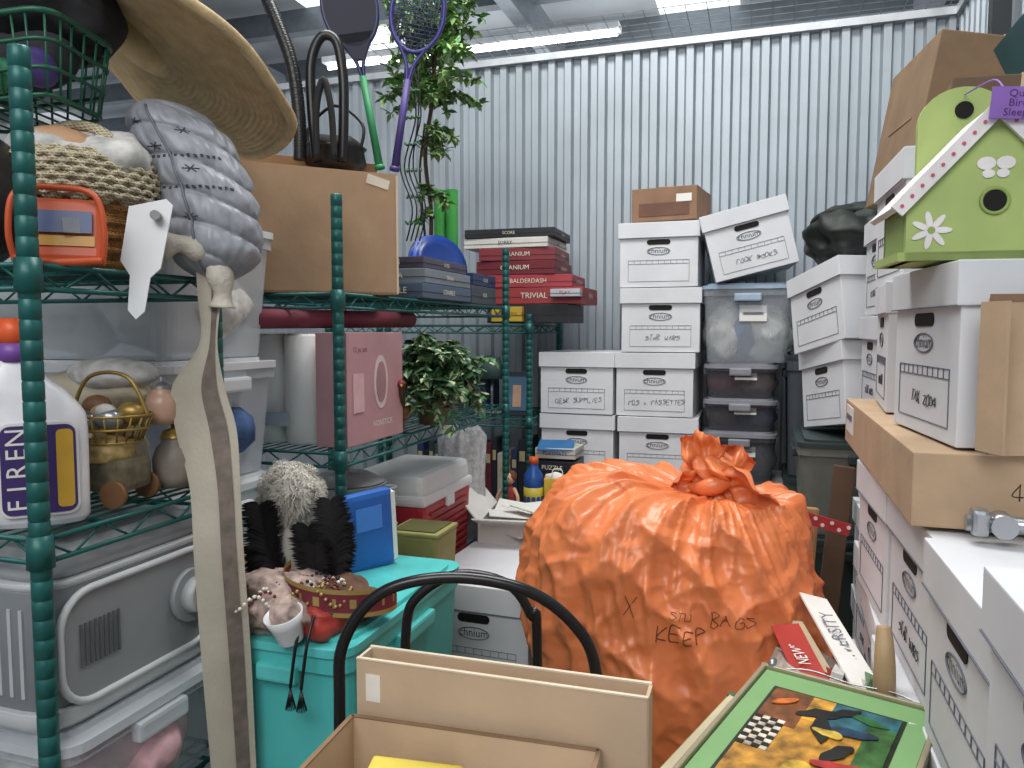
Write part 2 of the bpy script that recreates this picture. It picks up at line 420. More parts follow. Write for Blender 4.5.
# ------------------------------------------------------------------ birdhouse
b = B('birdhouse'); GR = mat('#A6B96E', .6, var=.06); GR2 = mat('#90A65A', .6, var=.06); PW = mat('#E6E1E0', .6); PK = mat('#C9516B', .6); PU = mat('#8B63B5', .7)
hw = .110; ez = .075; ap = .195
pent = [(-hw, 0), (hw, 0), (hw, ez), (0, ap), (-hw, ez)]
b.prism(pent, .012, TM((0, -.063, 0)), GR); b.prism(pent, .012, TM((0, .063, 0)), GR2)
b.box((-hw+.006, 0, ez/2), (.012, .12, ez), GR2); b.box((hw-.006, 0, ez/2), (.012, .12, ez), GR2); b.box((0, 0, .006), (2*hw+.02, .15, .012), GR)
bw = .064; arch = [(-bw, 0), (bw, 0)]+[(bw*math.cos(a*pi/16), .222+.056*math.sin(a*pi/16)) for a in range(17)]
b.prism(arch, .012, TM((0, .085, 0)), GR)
b.prism(ell(.013, .013, c=(0, .242)), .003, TM((0, .0725, 0)), DARKHOLE)
b.prism(ell(.016, .016, c=(0, .080)), .002, TM((0, -.0755, 0)), DARKHOLE)
b.tube([(.017*math.cos(a*2*pi/20), -.077, .080+.017*math.sin(a*2*pi/20)) for a in range(20)], .0025, GR2, closed=True, raw=True, seg=6)
sl = math.atan2(ap-ez, hw); L2 = .185
for sx in (-1, 1):
    c = V((sx*(math.cos(sl)*L2/2), 0, ap+.014-math.sin(sl)*L2/2))
    b.box(c, (L2, .16, .009), PW, rot=(0, sx*math.degrees(sl), 0))
    b.box(c+V((0, -.083, -.004)), (L2, .006, .020), PW, rot=(0, sx*math.degrees(sl), 0))
    for k in range(10):
        q = V((sx*math.cos(sl)*L2*(k+.5)/10, -.0868, ap+.010-math.sin(sl)*L2*(k+.5)/10)); b.cyl(q, q+V((0, -.001, 0)), .0026, PK, seg=8)
def flower(cx, cz, r, n=8):
    for k in range(n):
        a = k*2*pi/n; M = TM((cx, -.0755, cz)) @ Matrix.Rotation(a, 4, 'Z'); b.prism(ell(r*.5, r*.17, 10, c=(r*.55, 0)), .0015, M, PW)
    b.prism(ell(r*.2, r*.2, 10), .002, TM((cx, -.0755, cz)), GR2)
flower(-.078, .042, .026, 7); flower(.06, .05, .02, 6)
for sx in (-1, 1):
    b.prism(ell(.012, .009, 12, c=(sx*.012, .006)), .0015, TM((.0, -.0755, .125)), PW); b.prism(ell(.008, .006, 12, c=(sx*.009, -.008)), .0015, TM((.0, -.0755, .125)), PW)
b.box((.022, -.094, .205), (.075, .003, .042), PU, rot=(0, 4, 0))
for k, t in enumerate(('Quiet', 'Birdie', 'Sleeping')): b.text(t, .014, TM((.022, -.096, .217-k*.0125), ry=4), mat('#3b2257'))
b.tube([(.0, -.094, .225), (0, -.05, .25), (.0, .07, .265)], .0012, PU)
b.done((.295, 1.30, 1.598), (0, 0, 4))

# ------------------------------------------------------------------ orange rubbish bag
OR = mat('#E0814F', .33, var=.05, scale=6, bump=.22, bscale=26, sss=.08, kind='bag')
def ridge(p): return 1-abs(noise.noise(p))*2.2
NX = .085
def bagpt(phi, t, off=0):
    th = t*pi
    r = math.sin(th)**.60; z = -math.cos(th)
    z = max(z, -.86)
    x = math.cos(phi)*r*.338; y = math.sin(phi)*r*.29
    zz = z*.335
    up = ss((t-.62)/.38)
    x += NX*up
    sag = 1-ss((t-.86)/.14)
    if math.cos(phi) < 0: zz += .062*(-math.cos(phi))*math.sin(th)*ss((t-.4)/.4)*1.3
    else: zz -= .035*math.cos(phi)*math.sin(th)*ss((t-.5)/.4)
    zz -= .035*(1-sag)
    p = V((x, y, zz)); nrm = V((math.cos(phi)*r/.335, math.sin(phi)*r/.29, z*.345/.12*.35)).normalized()
    g = V((x*3.2, y*3.2, zz*3.2))
    d = .036*noise.noise(g+V((3, 1, 5)))
    q = V((math.cos(phi)*1.5, math.sin(phi)*1.5, t*3))
    wv = V((math.cos(phi)*3.2+zz*1.2, math.sin(phi)*3.2, t*1.7)); lf = max(0, ridge(wv)-.25)
    d += .022*lf*ss((t-.15)/.3)
    a1 = phi*13+9*noise.noise(q)
    fold = abs(math.sin(a1*.5))*2-1.2
    d += -fold*.013*ss((t-.60)/.32)
    wv = V((math.cos(phi+.9*t)*8, math.sin(phi+.9*t)*8, t*3.2)); d += .008*max(0, ridge(wv)-.35)*(.4+ss((t-.3)/.4))
    w = V((x*6+zz*5, y*6, zz*3-x*4)); d += .016*max(0, ridge(w)-.25)
    w = V((x*10-zz*7, y*10, zz*8+x*4)); d += .010*max(0, ridge(w)-.35)
    w = V((x*19+zz*9, y*19, zz*13-x*8)); d += .0065*max(0, ridge(w)-.40)
    w = V((x*38-zz*9, y*38, zz*30+x*9)); d += .0022*max(0, ridge(w)-.35)
    return p+nrm*((d-.012)*min(1, r*2.2)+off)
b = B('orange_rubbish_bag')
b.grid(lambda u, v: bagpt(u*2*pi, .02+.975*v), 400, 270, OR, closed=True)
RS = [.085, .050, .036, .034, .044, .050, .042, .018]
KZ = .275
def knot(u, v):
    phi = u*2*pi; i = v*6.999; k = int(i); w = i-k; r = RS[k]*(1-w)+RS[min(7, k+1)]*w
    tw = phi+v*2.4
    r *= 1+.16*math.sin(8*tw)+.28*noise.noise(V((math.cos(tw)*2, math.sin(tw)*2, v*4)))
    return V((NX+r*math.cos(phi)*1.2+.01*v, r*math.sin(phi), KZ+v*.125))
b.grid(knot, 130, 50, OR, closed=True)
def ear(o, dirv, L, W, seed, curl=.03):
    dirv = V(dirv).normalized(); side = dirv.cross(V((0, 1, .2))).normalized(); dep = dirv.cross(side)
    def f(u, v):
        w = W*(.45+.85*math.sin(min(1, v*1.05)*pi*.6)); a = (u-.5)*2
        return V(o)+dirv*L*v*(1-.12*abs(a)+.08*noise.noise(V((a*4, seed, 0))))+side*a*w+dep*(.008*math.sin(a*7+seed+v*3)+curl*a*a*v+.03*noise.noise(V((a*2, v*3, seed))))-V((0, 0, 1))*curl*v*v
    b.grid(f, 60, 30, OR)
KT = KZ+.055
ear((NX-.015, -.016, KT+.01), (-.10, -.12, .95), .115, .034, 1, .008); ear((NX+.015, -.02, KT), (.80, -.4, .15), .145, .050, 3, .05); ear((NX-.01, -.01, KT), (-.8, -.3, -.02), .085, .040, 5, .03); ear((NX+.02, -.01, KT+.015), (.4, -.1, .8), .09, .036, 8, .012)
b.tube([(NX+.046*math.cos(a), .042*math.sin(a), KZ+.060+.016*math.sin(a+1)) for a in [k*2*pi/10 for k in range(10)]], lambda t: .017+.004*math.sin(t*18), OR, closed=True, seg=12)
MK = mat('#6A3A22', .6)
def bagwrite(s, cphi, ct, size, seed, r=.0008):
    for Pl in strokes(s, random.Random(seed)):
        Q = catmull([V((p[0], p[1], 0)) for p in Pl], 6)
        b.tube([bagpt(cphi+q.x*size/.31, ct+q.y*size/1.0, .0011) for q in Q], r, MK, raw=True, seg=5)
bagwrite('X', -pi/2-.14, .62, .036, 3); bagwrite('BAGS', -pi/2+.46, .610, .026, 5); bagwrite('KEEP', -pi/2+.16, .582, .028, 9, .0012)
bagwrite('STU', -pi/2+.15, .614, .015, 11, .0006)
b.done((-.185, 1.74, .835))
carton('cardboard_carton', (.5, .5, .50), (-.17, 1.76, 0.0), (0, 0, 0), label=False)

# ------------------------------------------------------------------ cart arches
b = B('folding_cart'); TB = mat('#17171A', .25, var=.03)
b.tube([(-.545, .905, .3), (-.545, .905, .7), (-.545, .905, .98), (-.54, .91, 1.07), (-.49, .925, 1.14), (-.40, .955, 1.162), (-.30, .985, 1.145), (-.235, 1.005, 1.095), (-.208, 1.015, 1.03), (-.205, 1.015, .9), (-.205, 1.015, .3)], .0082, TB, n=8, seg=14)
b.tube([(-.505, 1.03, .3), (-.505, 1.03, .9), (-.503, 1.03, 1.05), (-.485, 1.035, 1.10), (-.43, 1.055, 1.132), (-.36, 1.08, 1.118), (-.325, 1.09, 1.07), (-.315, 1.095, 1.0), (-.315, 1.095, .3)], .0075, TB, n=8, seg=14)
b.cyl((-.545, .905, .35), (-.205, 1.015, .35), .009, TB); b.cyl((-.505, 1.03, .35), (-.315, 1.095, .35), .008, TB)
for p in ((-.545, .905), (-.205, 1.015), (-.505, 1.03), (-.315, 1.095)): b.cyl((p[0], p[1], .06), (p[0], p[1], .31), .0088, TB); b.cyl((p[0]-.012, p[1], .05), (p[0]+.012, p[1], .05), .048, BLACKM, seg=20)
b.done()

# ------------------------------------------------------------------ foreground cartons
CARDL = mat('#C6AC90', .85, var=.05, bump=.12, bscale=90)
def opencarton(name, w, d, h, loc, rz, flaps=(), inner=(), cm=CARDL):
    b = B(name); t = .005
    for c, s in (((0, -d/2, h/2), (w, t, h)), ((0, d/2, h/2), (w, t, h)), ((-w/2, 0, h/2), (t, d, h)), ((w/2, 0, h/2), (t, d, h)), ((0, 0, .003), (w, d, .006))):
        b.box(c, s, cm)
    for c, s in (((0, -d/2, h), (w, .006, .002)), ((0, d/2, h), (w, .006, .002)), ((-w/2, 0, h), (.006, d, .002)), ((w/2, 0, h), (.006, d, .002))): b.box(c, s, CARDIN)
    for side, ang, L in flaps:
        a = math.radians(ang)
        if side == 'L': b.box((-w/2-math.cos(a)*L/2, 0, h+math.sin(a)*L/2), (L, d*.98, .004), cm, rot=(0, ang, 0))
        if side == 'R': b.box((w/2+math.cos(a)*L/2, 0, h+math.sin(a)*L/2), (L, d*.98, .004), cm, rot=(0, -ang, 0))
        if side == 'B': b.box((0, d/2+math.cos(a)*L/2, h+math.sin(a)*L/2), (w*.98, L, .004), cm, rot=(ang, 0, 0))
        if side == 'F': b.box((0, -d/2-math.cos(a)*L/2, h+math.sin(a)*L/2), (w*.98, L, .004), cm, rot=(-ang, 0, 0))
    for fn in inner: fn(b)
    return b.done(loc, (0, 0, rz))
def yel(b):
    b.box((-.05, .045, .395), (.11, .14, .06), mat('#DCC84E', .5), rot=(4, 3, 8), bev=.004); b.box((-.05, .045, .427), (.07, .07, .002), mat('#2E6DB4', .5), rot=(4, 3, 8))
    b.box((.07, .02, .28), (.12, .2, .14), WHITE2, rot=(0, 4, -6)); b.box((-.06, .02, .18), (.15, .22, .36), CARD2)
opencarton('open_cardboard_box', .31, .27, .46, (-.315, .695, .56), 3, (('L', -75, .10),), (yel,))
carton('cardboard_carton', (.36, .3, .555), (-.315, .69, 0), (0, 0, 0), label=False)
b = B('thin_carton')
for y in (-.018, .018): b.box((0, y, .19), (.365, .004, .38), CARDL)
b.box((-.182, 0, .19), (.004, .036, .38), mat('#D9C9B0', .8)); b.box((.182, 0, .19), (.004, .036, .38), CARDL); b.box((0, 0, .002), (.365, .036, .004), CARDL)
b.box((0, -.0185, .381), (.366, .005, .002), mat('#DCCDB5')); b.box((0, .0185, .381), (.366, .005, .002), mat('#DCCDB5'))
b.box((-.16, -.0205, .345), (.02, .001, .035), mat('#E9E3D8')); b.box((-.184, 0, .19), (.001, .03, .37), WHITE2)
b.done((-.297, .862, .705), (0, 0, 1))
carton('cardboard_carton', (.30, .035, .70), (-.297, .862, 0), (0, 0, 0), label=False)

# ------------------------------------------------------------------ framed picture
b = B('framed_picture'); GD = mat('#A89F84', .4, metal=.4); GM = mat('#7BA66C', .6, var=.04)
w, h = .24, .36
b.box((0, 0, -.006), (w, h, .008), CARD2); b.box((0, 0, 0), (w-.01, h-.01, .004), GM)
for c, s in (((-w/2, 0, 0), (.007, h+.01, .016)), ((w/2, 0, 0), (.007, h+.01, .016)), ((0, h/2, 0), (w+.01, .007, .016)), ((0, -h/2, 0), (w+.01, .007, .016))): b.box(c, s, GD, bev=.002)
def pm(c): return mat(c, .35, var=.45, scale=45)
def pl(x0, x1, y0, y1, c, z=.0035): b.box(((x0+x1)/2, (y0+y1)/2, z), (x1-x0, y1-y0, .0012), pm(c))
def pe(w, h, cx, cy, c, z, a=0): b.prism([(cx+math.cos(a)*p[0]-math.sin(a)*p[1]+.006*noise.noise(V((p[0]*60, p[1]*60, cx*90))), cy+math.sin(a)*p[0]+math.cos(a)*p[1]+.006*noise.noise(V((p[1]*60, p[0]*60, cy*90)))) for p in ell(w, h, 22)], .0012, Matrix.Translation((0, 0, z)), pm(c))
pl(-.088, .088, -.14, .130, '#1F2A18', .0028); pl(-.083, .083, -.134, .125, '#C08A32', .0034)
pl(-.083, -.03, .03, .125, '#7E4A20', .0040); pl(.0, .083, .06, .125, '#2F6470', .0040); pl(.05, .083, -.02, .09, '#3C6B34', .0042); pl(.02, .083, -.134, -.02, '#9A4A22', .0040); pl(-.03, .0, .06, .125, '#D9A03B', .0041)
for i in range(4):
    for j in range(9):
        pl(-.083+i*.010, -.074+i*.010, -.04+j*.009, -.032+j*.009, '#D8D0BE' if (i+j) % 2 else '#15140F', .0046)
pe(.034, .012, -.01, .085, '#141512', .0048, .5); pe(.020, .009, .02, .105, '#10110F', .0052, .9); pe(.026, .010, .045, .1, '#2C6B3A', .0050, -.3); pe(.034, .010, .035, .055, '#1B3A55', .0052, .2); pe(.02, .008, .01, .04, '#D9B84B', .0056); pe(.010, .034, .0, .045, '#16170F', .0054, .3); pe(.02, .03, .0, -.07, '#D0A93B', .005); pe(.010, .03, .03, -.0, '#151713', .0058, -.5); pe(.03, .010, .04, -.03, '#A3302A', .0056, .2); pe(.02, .008, -.06, .09, '#C96A2A', .0056, .8)
b.tube([(-.11, h/2+.004, .0), (-.06, h/2+.022, .004), (0, h/2+.014, .004), (.06, h/2+.02, .004), (.11, h/2+.004, 0)], .0014, METAL)
for x in (-.11, .11): b.cyl((x, h/2, .005), (x, h/2+.012, .012), .006, METAL)
b.done((.070, 1.012, .968), (3, 0, -19))
carton('cardboard_carton', (.18, .34, .94), (.07, 1.02, 0), (0, 0, -14), label=False)
b = B('framed_picture'); b.box((0, 0, 0), (.02, .34, .22), mat('#C9BFA0', .6))
for z in (-.1, .1): b.box((0, 0, z), (.026, .35, .012), mat('#A99A5F', .5))
for y in (-.17, .17): b.box((0, y, 0), (.026, .012, .22), mat('#3E6B46', .5))
b.done((-.095, 1.03, .835), (0, 10, -18))
carton('cardboard_carton', (.05, .3, .72), (-.10, 1.04, 0), (0, 0, -8), label=False)

b = B('magazine_pile')
for k, (c, dx, rz) in enumerate((('#C9C6BC', 0, 6), ('#8C2A24', -.028, 3), ('#DEDCD6', .03, -12), ('#A23A30', -.055, 8), ('#4E7A4B', .05, -4), ('#CFCcC4', -.085, 0))):
    b.box((dx, 0, .10), (.018, .30, .24), mat(c, .5, var=.3, scale=30), rot=(-14, 22+rz, rz))
b.box((.05, .02, .245), (.055, .36, .004), WHITE2, rot=(8, 14, 14)); b.text('UNIVERSITY', .034, TM((.051, .02, .249), rz=104, rx=0, ry=-14), INK)
b.box((-.02, -.03, .235), (.05, .24, .004), mat('#A5322B', .5), rot=(4, -8, 10)); b.text('NEWS', .03, TM((-.02, -.03, .239), rz=100, rx=0), WHITE2)
b.box((.005, .0, .225), (.03, .28, .004), mat('#B9A98C', .6), rot=(4, 4, 12))
b.done((.095, 1.42, .70), (0, 0, 0))
carton('cardboard_carton', (.2, .3, .69), (.09, 1.42, 0), (0, 0, 0), label=False)
b = B('wooden_plank'); b.box((0, 0, .55), (.055, .02, 1.1), mat('#5B4331', .7), bev=.003); b.done((.13, 2.22, .03), (-4, 5, 0))
b = B('wooden_plank'); b.box((0, 0, .5), (.035, .03, 1.0), mat('#A98458', .7), bev=.004); b.done((.08, 2.16, .02), (-3, 4, 10))
b = B('dotted_ribbon'); b.box((0, 0, 0), (.13, .004, .03), mat('#B8323A', .6))
for k in range(7): b.cyl((-.06+k*.02, -.003, .006*(-1)**k), (-.06+k*.02, -.0045, .006*(-1)**k), .005, WHITE2, seg=8)
b.done((.155, 2.04, 1.02), (0, 14, 4))
b = B('wooden_chair_arm'); b.tube([(0, 0, 0), (0, -.02, .06), (0.0, -.02, .14), (0, 0, .19)], lambda t: .010+.006*math.sin(t*pi), mat('#B09470', .5)); b.done((.180, 1.22, .875))
b = B('pipe_clamp'); b.cyl((-.05, 0, .02), (.10, 0, .02), .011, METAL); b.cyl((-.01, -.018, .02), (-.01, .018, .02), .015, METAL); b.box((-.035, 0, .022), (.02, .03, .034), METAL, bev=.006); b.box((.03, 0, .022), (.014, .034, .038), METAL, bev=.005)
b.done((.30, 1.085, 1.238), (0, 0, -4))

# ------------------------------------------------------------------ left rack contents
b = B('cleaner_bottle'); BW = mat('#E4E4E8', .3); LB = mat('#43306B', .4)
prof = [(.052, .030, 0), (.058, .034, .008), (.059, .035, .12), (.057, .033, .15), (.048, .029, .18), (.030, .022, .205), (.019, .018, .218), (.017, .017, .225)]
def bf(u, v):
    i = v*(len(prof)-1); k = min(int(i), len(prof)-2); w = i-k
    a = [prof[k][j]*(1-w)+prof[k+1][j]*w for j in range(3)]
    c, s = math.cos(u*2*pi), math.sin(u*2*pi); e = .6
    return V((a[0]*abs(c)**e*(1 if c > 0 else -1)-.024*ss((a[2]-.14)/.07), a[1]*abs(s)**e*(1 if s > 0 else -1), a[2]))
b.grid(bf, 40, 28, BW, closed=True); b.prism(ell(.05, .03), .002, Matrix(), BW)
b.prism(rrect(.092, .125, .014, c=(0, .078)), .003, TM((0, -.0345, 0)), WHITE2); b.prism(rrect(.086, .118, .012, c=(0, .078)), .002, TM((0, -.0370, 0)), LB)
b.prism(rrect(.02, .105, .006, c=(.030, .078)), .001, TM((0, -.0388, 0)), mat('#D8A93B', .4))
for k, ch in enumerate('FIREN'): b.text(ch, .034, TM((-.024, -.0398, .032+k*.0225)) @ Matrix.Rotation(pi/2, 4, 'Z'), WHITE2, sx=.95)
b.cyl((-.024, 0, .22), (-.024, 0, .245), .021, mat('#7B4BA0', .4)); b.cyl((-.024, 0, .245), (-.024, 0, .278), .019, mat('#E8622E', .4), r2=.015)
b.done((-.935, .79, 1.238), (0, 0, 48))
b = B('crochet_basket'); WK = mat('#C08A50', .8, var=.25, scale=60, bump=.8, bscale=90, kind='weave'); CRO = mat('#D2C6A8', .9, var=.15, scale=60, bump=.8, bscale=80, kind='weave')
b.lathe([(.001, 0), (.065, 0), (.078, .05), (.092, .10)], WK, seg=90, fn=lambda p, u, v: p*(1+.012*math.sin(u*36*2*pi)))
for z, r in ((.01, .069), (.03, .074), (.05, .080), (.07, .085), (.09, .091)): b.tube([(r*math.cos(a*2*pi/24), r*math.sin(a*2*pi/24), z) for a in range(24)], .005, WK, closed=True, n=1)
b.lathe([(.092, .095), (.108, .10), (.112, .13), (.106, .16), (.098, .165), (.085, .15)], CRO, seg=90, fn=lambda p, u, v: p+V((0, 0, .006*math.sin(u*18*2*pi)))*(1 if v < .4 else .3))
for k, (z, r) in enumerate(((.105, .112), (.115, .114), (.125, .115), (.135, .114), (.145, .112), (.155, .109), (.165, .100))): b.tube([(r*math.cos(a*2*pi/60), r*math.sin(a*2*pi/60), z+.0025*(-1)**(a+k)) for a in range(60)], .004, CRO, closed=True, n=1)
b.blob((0, 0, .16), (.09, .085, .05), F['wht'], amp=.25, freq=14, seed=2); b.blob((.0, -.03, .185), (.05, .04, .025), mat('#CFA480', .9), amp=.2, freq=14, seed=5)
b.tube([(-.09, 0, .15), (-.06, -.01, .20), (0, -.015, .215), (.06, -.01, .20), (.09, 0, .15)], .008, CRO)
b.done((-.985, .92, 1.588))
b = B('toy_package'); b.box((0, 0, .045), (.10, .02, .085), mat('#C9572F', .4), rot=(-12, 0, 0), bev=.006); b.box((0, -.013, .055), (.08, .004, .03), mat('#4F5E86', .4), rot=(-12, 0, 0)); b.box((0, -.014, .03), (.085, .004, .014), mat('#C9963B', .4), rot=(-12, 0, 0)); b.box((.02, -.016, .05), (.03, .004, .02), mat('#8A8F96', .4), rot=(-12, 0, 20))
b.tube([(-.05, -.01, .0), (-.055, -.02, .04), (-.045, -.02, .09), (0, -.01, .1), (.045, -.02, .09), (.055, -.02, .04), (.05, -.01, 0)], .004, mat('#C9572F', .4))
b.tube([(-.05, -.02, .005), (0, -.035, .0), (.05, -.02, .005)], .005, mat('#C9572F', .4)); b.done((-.895, .80, 1.588), (0, 0, 40))
b = B('white_plastic_scoop'); b.prism([(-.028, .05), (-.03, -.03), (-.015, -.05), (-.012, -.10), (.0, -.112), (.010, -.10), (.012, -.05), (.024, -.035), (.03, .06), (.02, .068)], .004, TM((0, 0, .06), rx=80), PLASTW)
b.cyl((0.012, -.001, .10), (.012, -.016, .10), .007, mat('#9A9A9A')); b.done((-.85, .895, 1.565), (0, 6, 30))
# puffer jacket: rolled, quilted, slumped over the shelf
b = B('puffer_jacket'); PJ = mat('#94979E', .42, var=.14, scale=26, bump=.35, bscale=50); SN = mat('#43464F', .7)
def pj(u, v, off=0):
    phi = u*2*pi
    env = (math.sin(min(1, v*5+.05)*pi/2))*(1 if v < .78 else math.sqrt(max(0, 1-((v-.78)/.221)**2)))
    s = v*6+.55*math.sin(phi+.5)+.15*noise.noise(V((math.cos(phi), math.sin(phi), v*3)))
    seam = abs(math.cos(s*pi))**.28
    r = (.056+.012*seam)*env
    cr = noise.noise(V((math.cos(phi)*9, math.sin(phi)*9, v*12)))*seam
    r *= 1+.10*noise.noise(V((math.cos(phi)*1.4+3, math.sin(phi)*1.4, v*3)))+.06*cr
    r += off
    return V((r*1.15*math.cos(phi)-.075*v*v+.055*v*(1-v)+.035*(1-v), r*math.sin(phi), -.03+v*.30))
b.grid(pj, 120, 150, PJ, closed=True)
for (cu, cv) in ((.74, .70), (.83, .58), (.65, .56), (.78, .34), (.70, .84), (.86, .78), (.66, .30)):
    for k in range(6):
        a = k*pi/3; Q = [pj(cu+.026*math.cos(a)*t, cv+.020*math.sin(a)*t, .0006) for t in (0, .35, .7, 1)]
        b.tube(Q, .0009, SN, raw=True, seg=4)
for vv in (.645, .653, .485, .493):
    for k in range(20):
        u = .54+.42*k/20; b.tube([pj(u, vv, .0006), pj(u+.010, vv+.003*(-1)**k, .0006)], .0010, SN, raw=True, seg=4)
b.tube([pj(.78, .02+.9*k/30, .001) for k in range(31)], .0022, mat('#6C6F77', .4), raw=True, seg=6)
b.done((-.865, 1.03, 1.60), (0, 0, 0))
b = B('fleece_scarf'); CRM = mat('#C9C2B4', .95, var=.1, scale=40, bump=.6, bscale=150)
b.tube([(-.03, 0, .03), (0, -.01, .035), (.04, -.01, .02), (.055, -.02, -.02), (.055, -.02, -.06)], lambda t: .017+.004*math.sin(t*20), CRM, seg=14); b.done((-.845, .965, 1.595), (0, 0, 60))
# strap
b = B('hanging_strap'); ST = mat('#C3BBAA', .85, var=.06, bump=.3, bscale=120); ST2 = mat('#80736A', .75, var=.2, scale=50)
zp = [(1.60, 0.0, .016), (1.56, .004, .018), (1.48, .0, .014), (1.41, -.018, .040), (1.34, -.008, .046), (1.25, .004, .038), (1.14, .008, .037), (.98, .014, .037), (.78, .020, .034), (.62, .026, .032)]
cen = catmull([(a[1], -.012*math.sin(i*1.3), a[0]) for i, a in enumerate(zp)], 10); wd = catmull([(a[2], 0, 0) for a in zp], 10)
R18 = Matrix.Rotation(math.radians(34), 4, 'Z')
def sf(w0, w1, off):
    def f(u, v):
        k = min(len(cen)-1, int(v*(len(cen)-1)+.5)); c = cen[k]; w = wd[k].x
        x = w0+(w1-w0)*u
        return V((-.825, 1.0, 0))+(R18 @ V((c.x+w*x, .010*math.cos(x*1.5+v*5)+c.y+off, 0)))+V((0, 0, c.z))
    return f
b.grid(sf(-1, 1, 0), 14, 90, ST); b.grid(sf(-1, 1, .003), 14, 90, ST); b.grid(sf(.12, .72, -.0015), 8, 90, ST2)
b.done()
BR = mat('#A58A4A', .35, metal=.6, var=.2); WD = mat('#7B5638', .5)
b = B('brass_trinket_basket')
for z, r in ((0, .045), (.02, .055), (.04, .062)): b.tube([(r*math.cos(a*2*pi/20), r*math.sin(a*2*pi/20)*.8, z+.004) for a in range(20)], .0022, BR, closed=True, n=1, seg=6)
for a in range(20): c, s = math.cos(a*2*pi/20), math.sin(a*2*pi/20)*.8; b.cyl((c*.045, s*.045, .004), (c*.062, s*.062, .044), .0016, BR, seg=5)
for k in range(9): b.blob((random.uniform(-.035, .035), random.uniform(-.02, .02), .03+random.uniform(0, .035)), (.018, .014, .014), random.choice([BR, F['tan'], METAL, WD, F['wht']]), amp=.3, sub=3, seed=k)
b.tube([(-.06, 0, .04), (-.03, 0, .10), (.03, 0, .10), (.06, 0, .04)], .003, BR); b.done((-.93, .905, 1.33), (0, 0, 15))
b = B('toy_wagon'); b.box((0, 0, .045), (.10, .07, .05), mat('#6E6650', .5, var=.3, scale=50), bev=.012)
for sx in (-1, 1):
    for sy in (-1, 1): b.cyl((sx*.035, sy*.036, .02), (sx*.035, sy*.044, .02), .02, WD, seg=18)
b.lathe([(.0001, .105), (.02, .10), (.035, .085), (.04, .065), (.0001, .065)], mat('#B79C62', .5, var=.4, scale=60), seg=24); b.done((-.93, .90, 1.242), (0, 0, 10))
def jar(name, loc, s, m, lidm=None):
    b = B(name); b.lathe([(.0001, 0), (.03*s, 0), (.038*s, .02*s), (.04*s, .05*s), (.032*s, .07*s), (.022*s, .08*s), (.024*s, .088*s), (.0001, .089*s)], m, seg=28)
    if lidm: b.lathe([(.026*s, .088*s), (.02*s, .1*s), (.006*s, .104*s), (.008*s, .112*s), (.0001, .115*s)], lidm, seg=20)
    b.done(loc)
jar('wooden_jar', (-.895, 1.00, 1.25), .9, mat('#8C8378', .5, var=.3), BR); jar('ceramic_jar', (-.99, .97, 1.25), 1.3, mat('#C9B79B', .4), None); jar('glass_jar', (-.905, .985, 1.352), .65, mat('#C9A28A', .3), METAL)
b = B('folded_towel'); b.blob((0, 0, 0), (.11, .06, .035), mat('#CFC4AC', .9, bump=.5), amp=.12, freq=14, seed=6); b.blob((.05, -.02, .03), (.07, .05, .025), F['wht'], amp=.15, freq=14, seed=9); b.done((-1.05, 1.0, 1.40))
b = B('wicker_tray'); b.lathe([(.0001, 0), (.07, 0), (.085, .03), (.08, .032), (.068, .006)], WK, seg=40)
for k in range(5): b.blob((random.uniform(-.04, .04), random.uniform(-.04, .04), .03), (.022, .018, .018), random.choice([WD, BR, F['grn'], F['tan']]), amp=.2, sub=3, seed=k)
b.done((-1.1, .9, 1.238))
# appliance
b = B('portable_heater'); GP = mat('#83878A', .45, var=.04); GP2 = mat('#94989B', .4, var=.04); WP = mat('#C6C9CB', .4, var=.03)
def rb(w, d, z0, z1, m, r=.05, top=.9, rnd=.04):
    pts0 = rrect(w, d, r); n = len(pts0)
    lv = [(z0, .95), (z0+.012, 1), (z1-rnd, 1), (z1-rnd*.35, (top+1)/2), (z1, top)]
    rows = [[b.bm.verts.new((p[0]*k, p[1]*k, z)) for p in pts0] for z, k in lv]; i0 = b.mi(m)
    for j in range(len(rows)-1):
        for i in range(n):
            f = b.bm.faces.new((rows[j][i], rows[j][(i+1) % n], rows[j+1][(i+1) % n], rows[j+1][i])); f.material_index = i0; f.smooth = True
    for R in (rows[0][::-1], rows[-1]): f = b.bm.faces.new(R); f.material_index = i0
rb(.40, .33, 0, .030, WP, .05, 1.0, .005); rb(.392, .322, .025, .195, GP, .05, 1.0, .01); rb(.40, .33, .188, .205, WP, .05, 1.0, .004); rb(.385, .315, .20, .245, GP2, .05, .86, .03)
b.prism(rrect(.29, .150, .05, c=(0, .108)), .004, TM((.1955, 0, .0), rz=90), mat('#8D9194', .45, var=.03))
b.tube([(.200, p[0], p[1]) for p in rrect(.296, .156, .052, 6, c=(0, .108))], .0055, WP, closed=True, n=1, seg=8)
b.cyl((.199, .09, .115), (.211, .09, .115), .042, GP2, seg=32); b.cyl((.210, .09, .115), (.230, .09, .115), .029, mat('#B9BCBE', .35), seg=28, r2=.025); b.box((.232, .09, .115), (.006, .007, .044), GP2, rot=(30, 0, 0))
for k in range(9): b.box((.2005, -.115+k*.008, .11), (.003, .003, .06), mat('#5E6265'))
for k in range(16): b.box((-.15+k*.02, -.1615, .11), (.006, .003, .12), mat('#B9BCBE', .4))
b.done((-1.07, .90, .962))
tub('clear_storage_tub', (-1.06, .90, .79), .42, .33, .17, CLEAR, CLEARW, (F['gry'], F['nav'], F['wht'], F['pink']))
tub('clear_storage_tub', (-1.06, .90, .21), .42, .33, .3, CLEAR, CLEARW, (F['gry'], F['tan'], F['blue']))
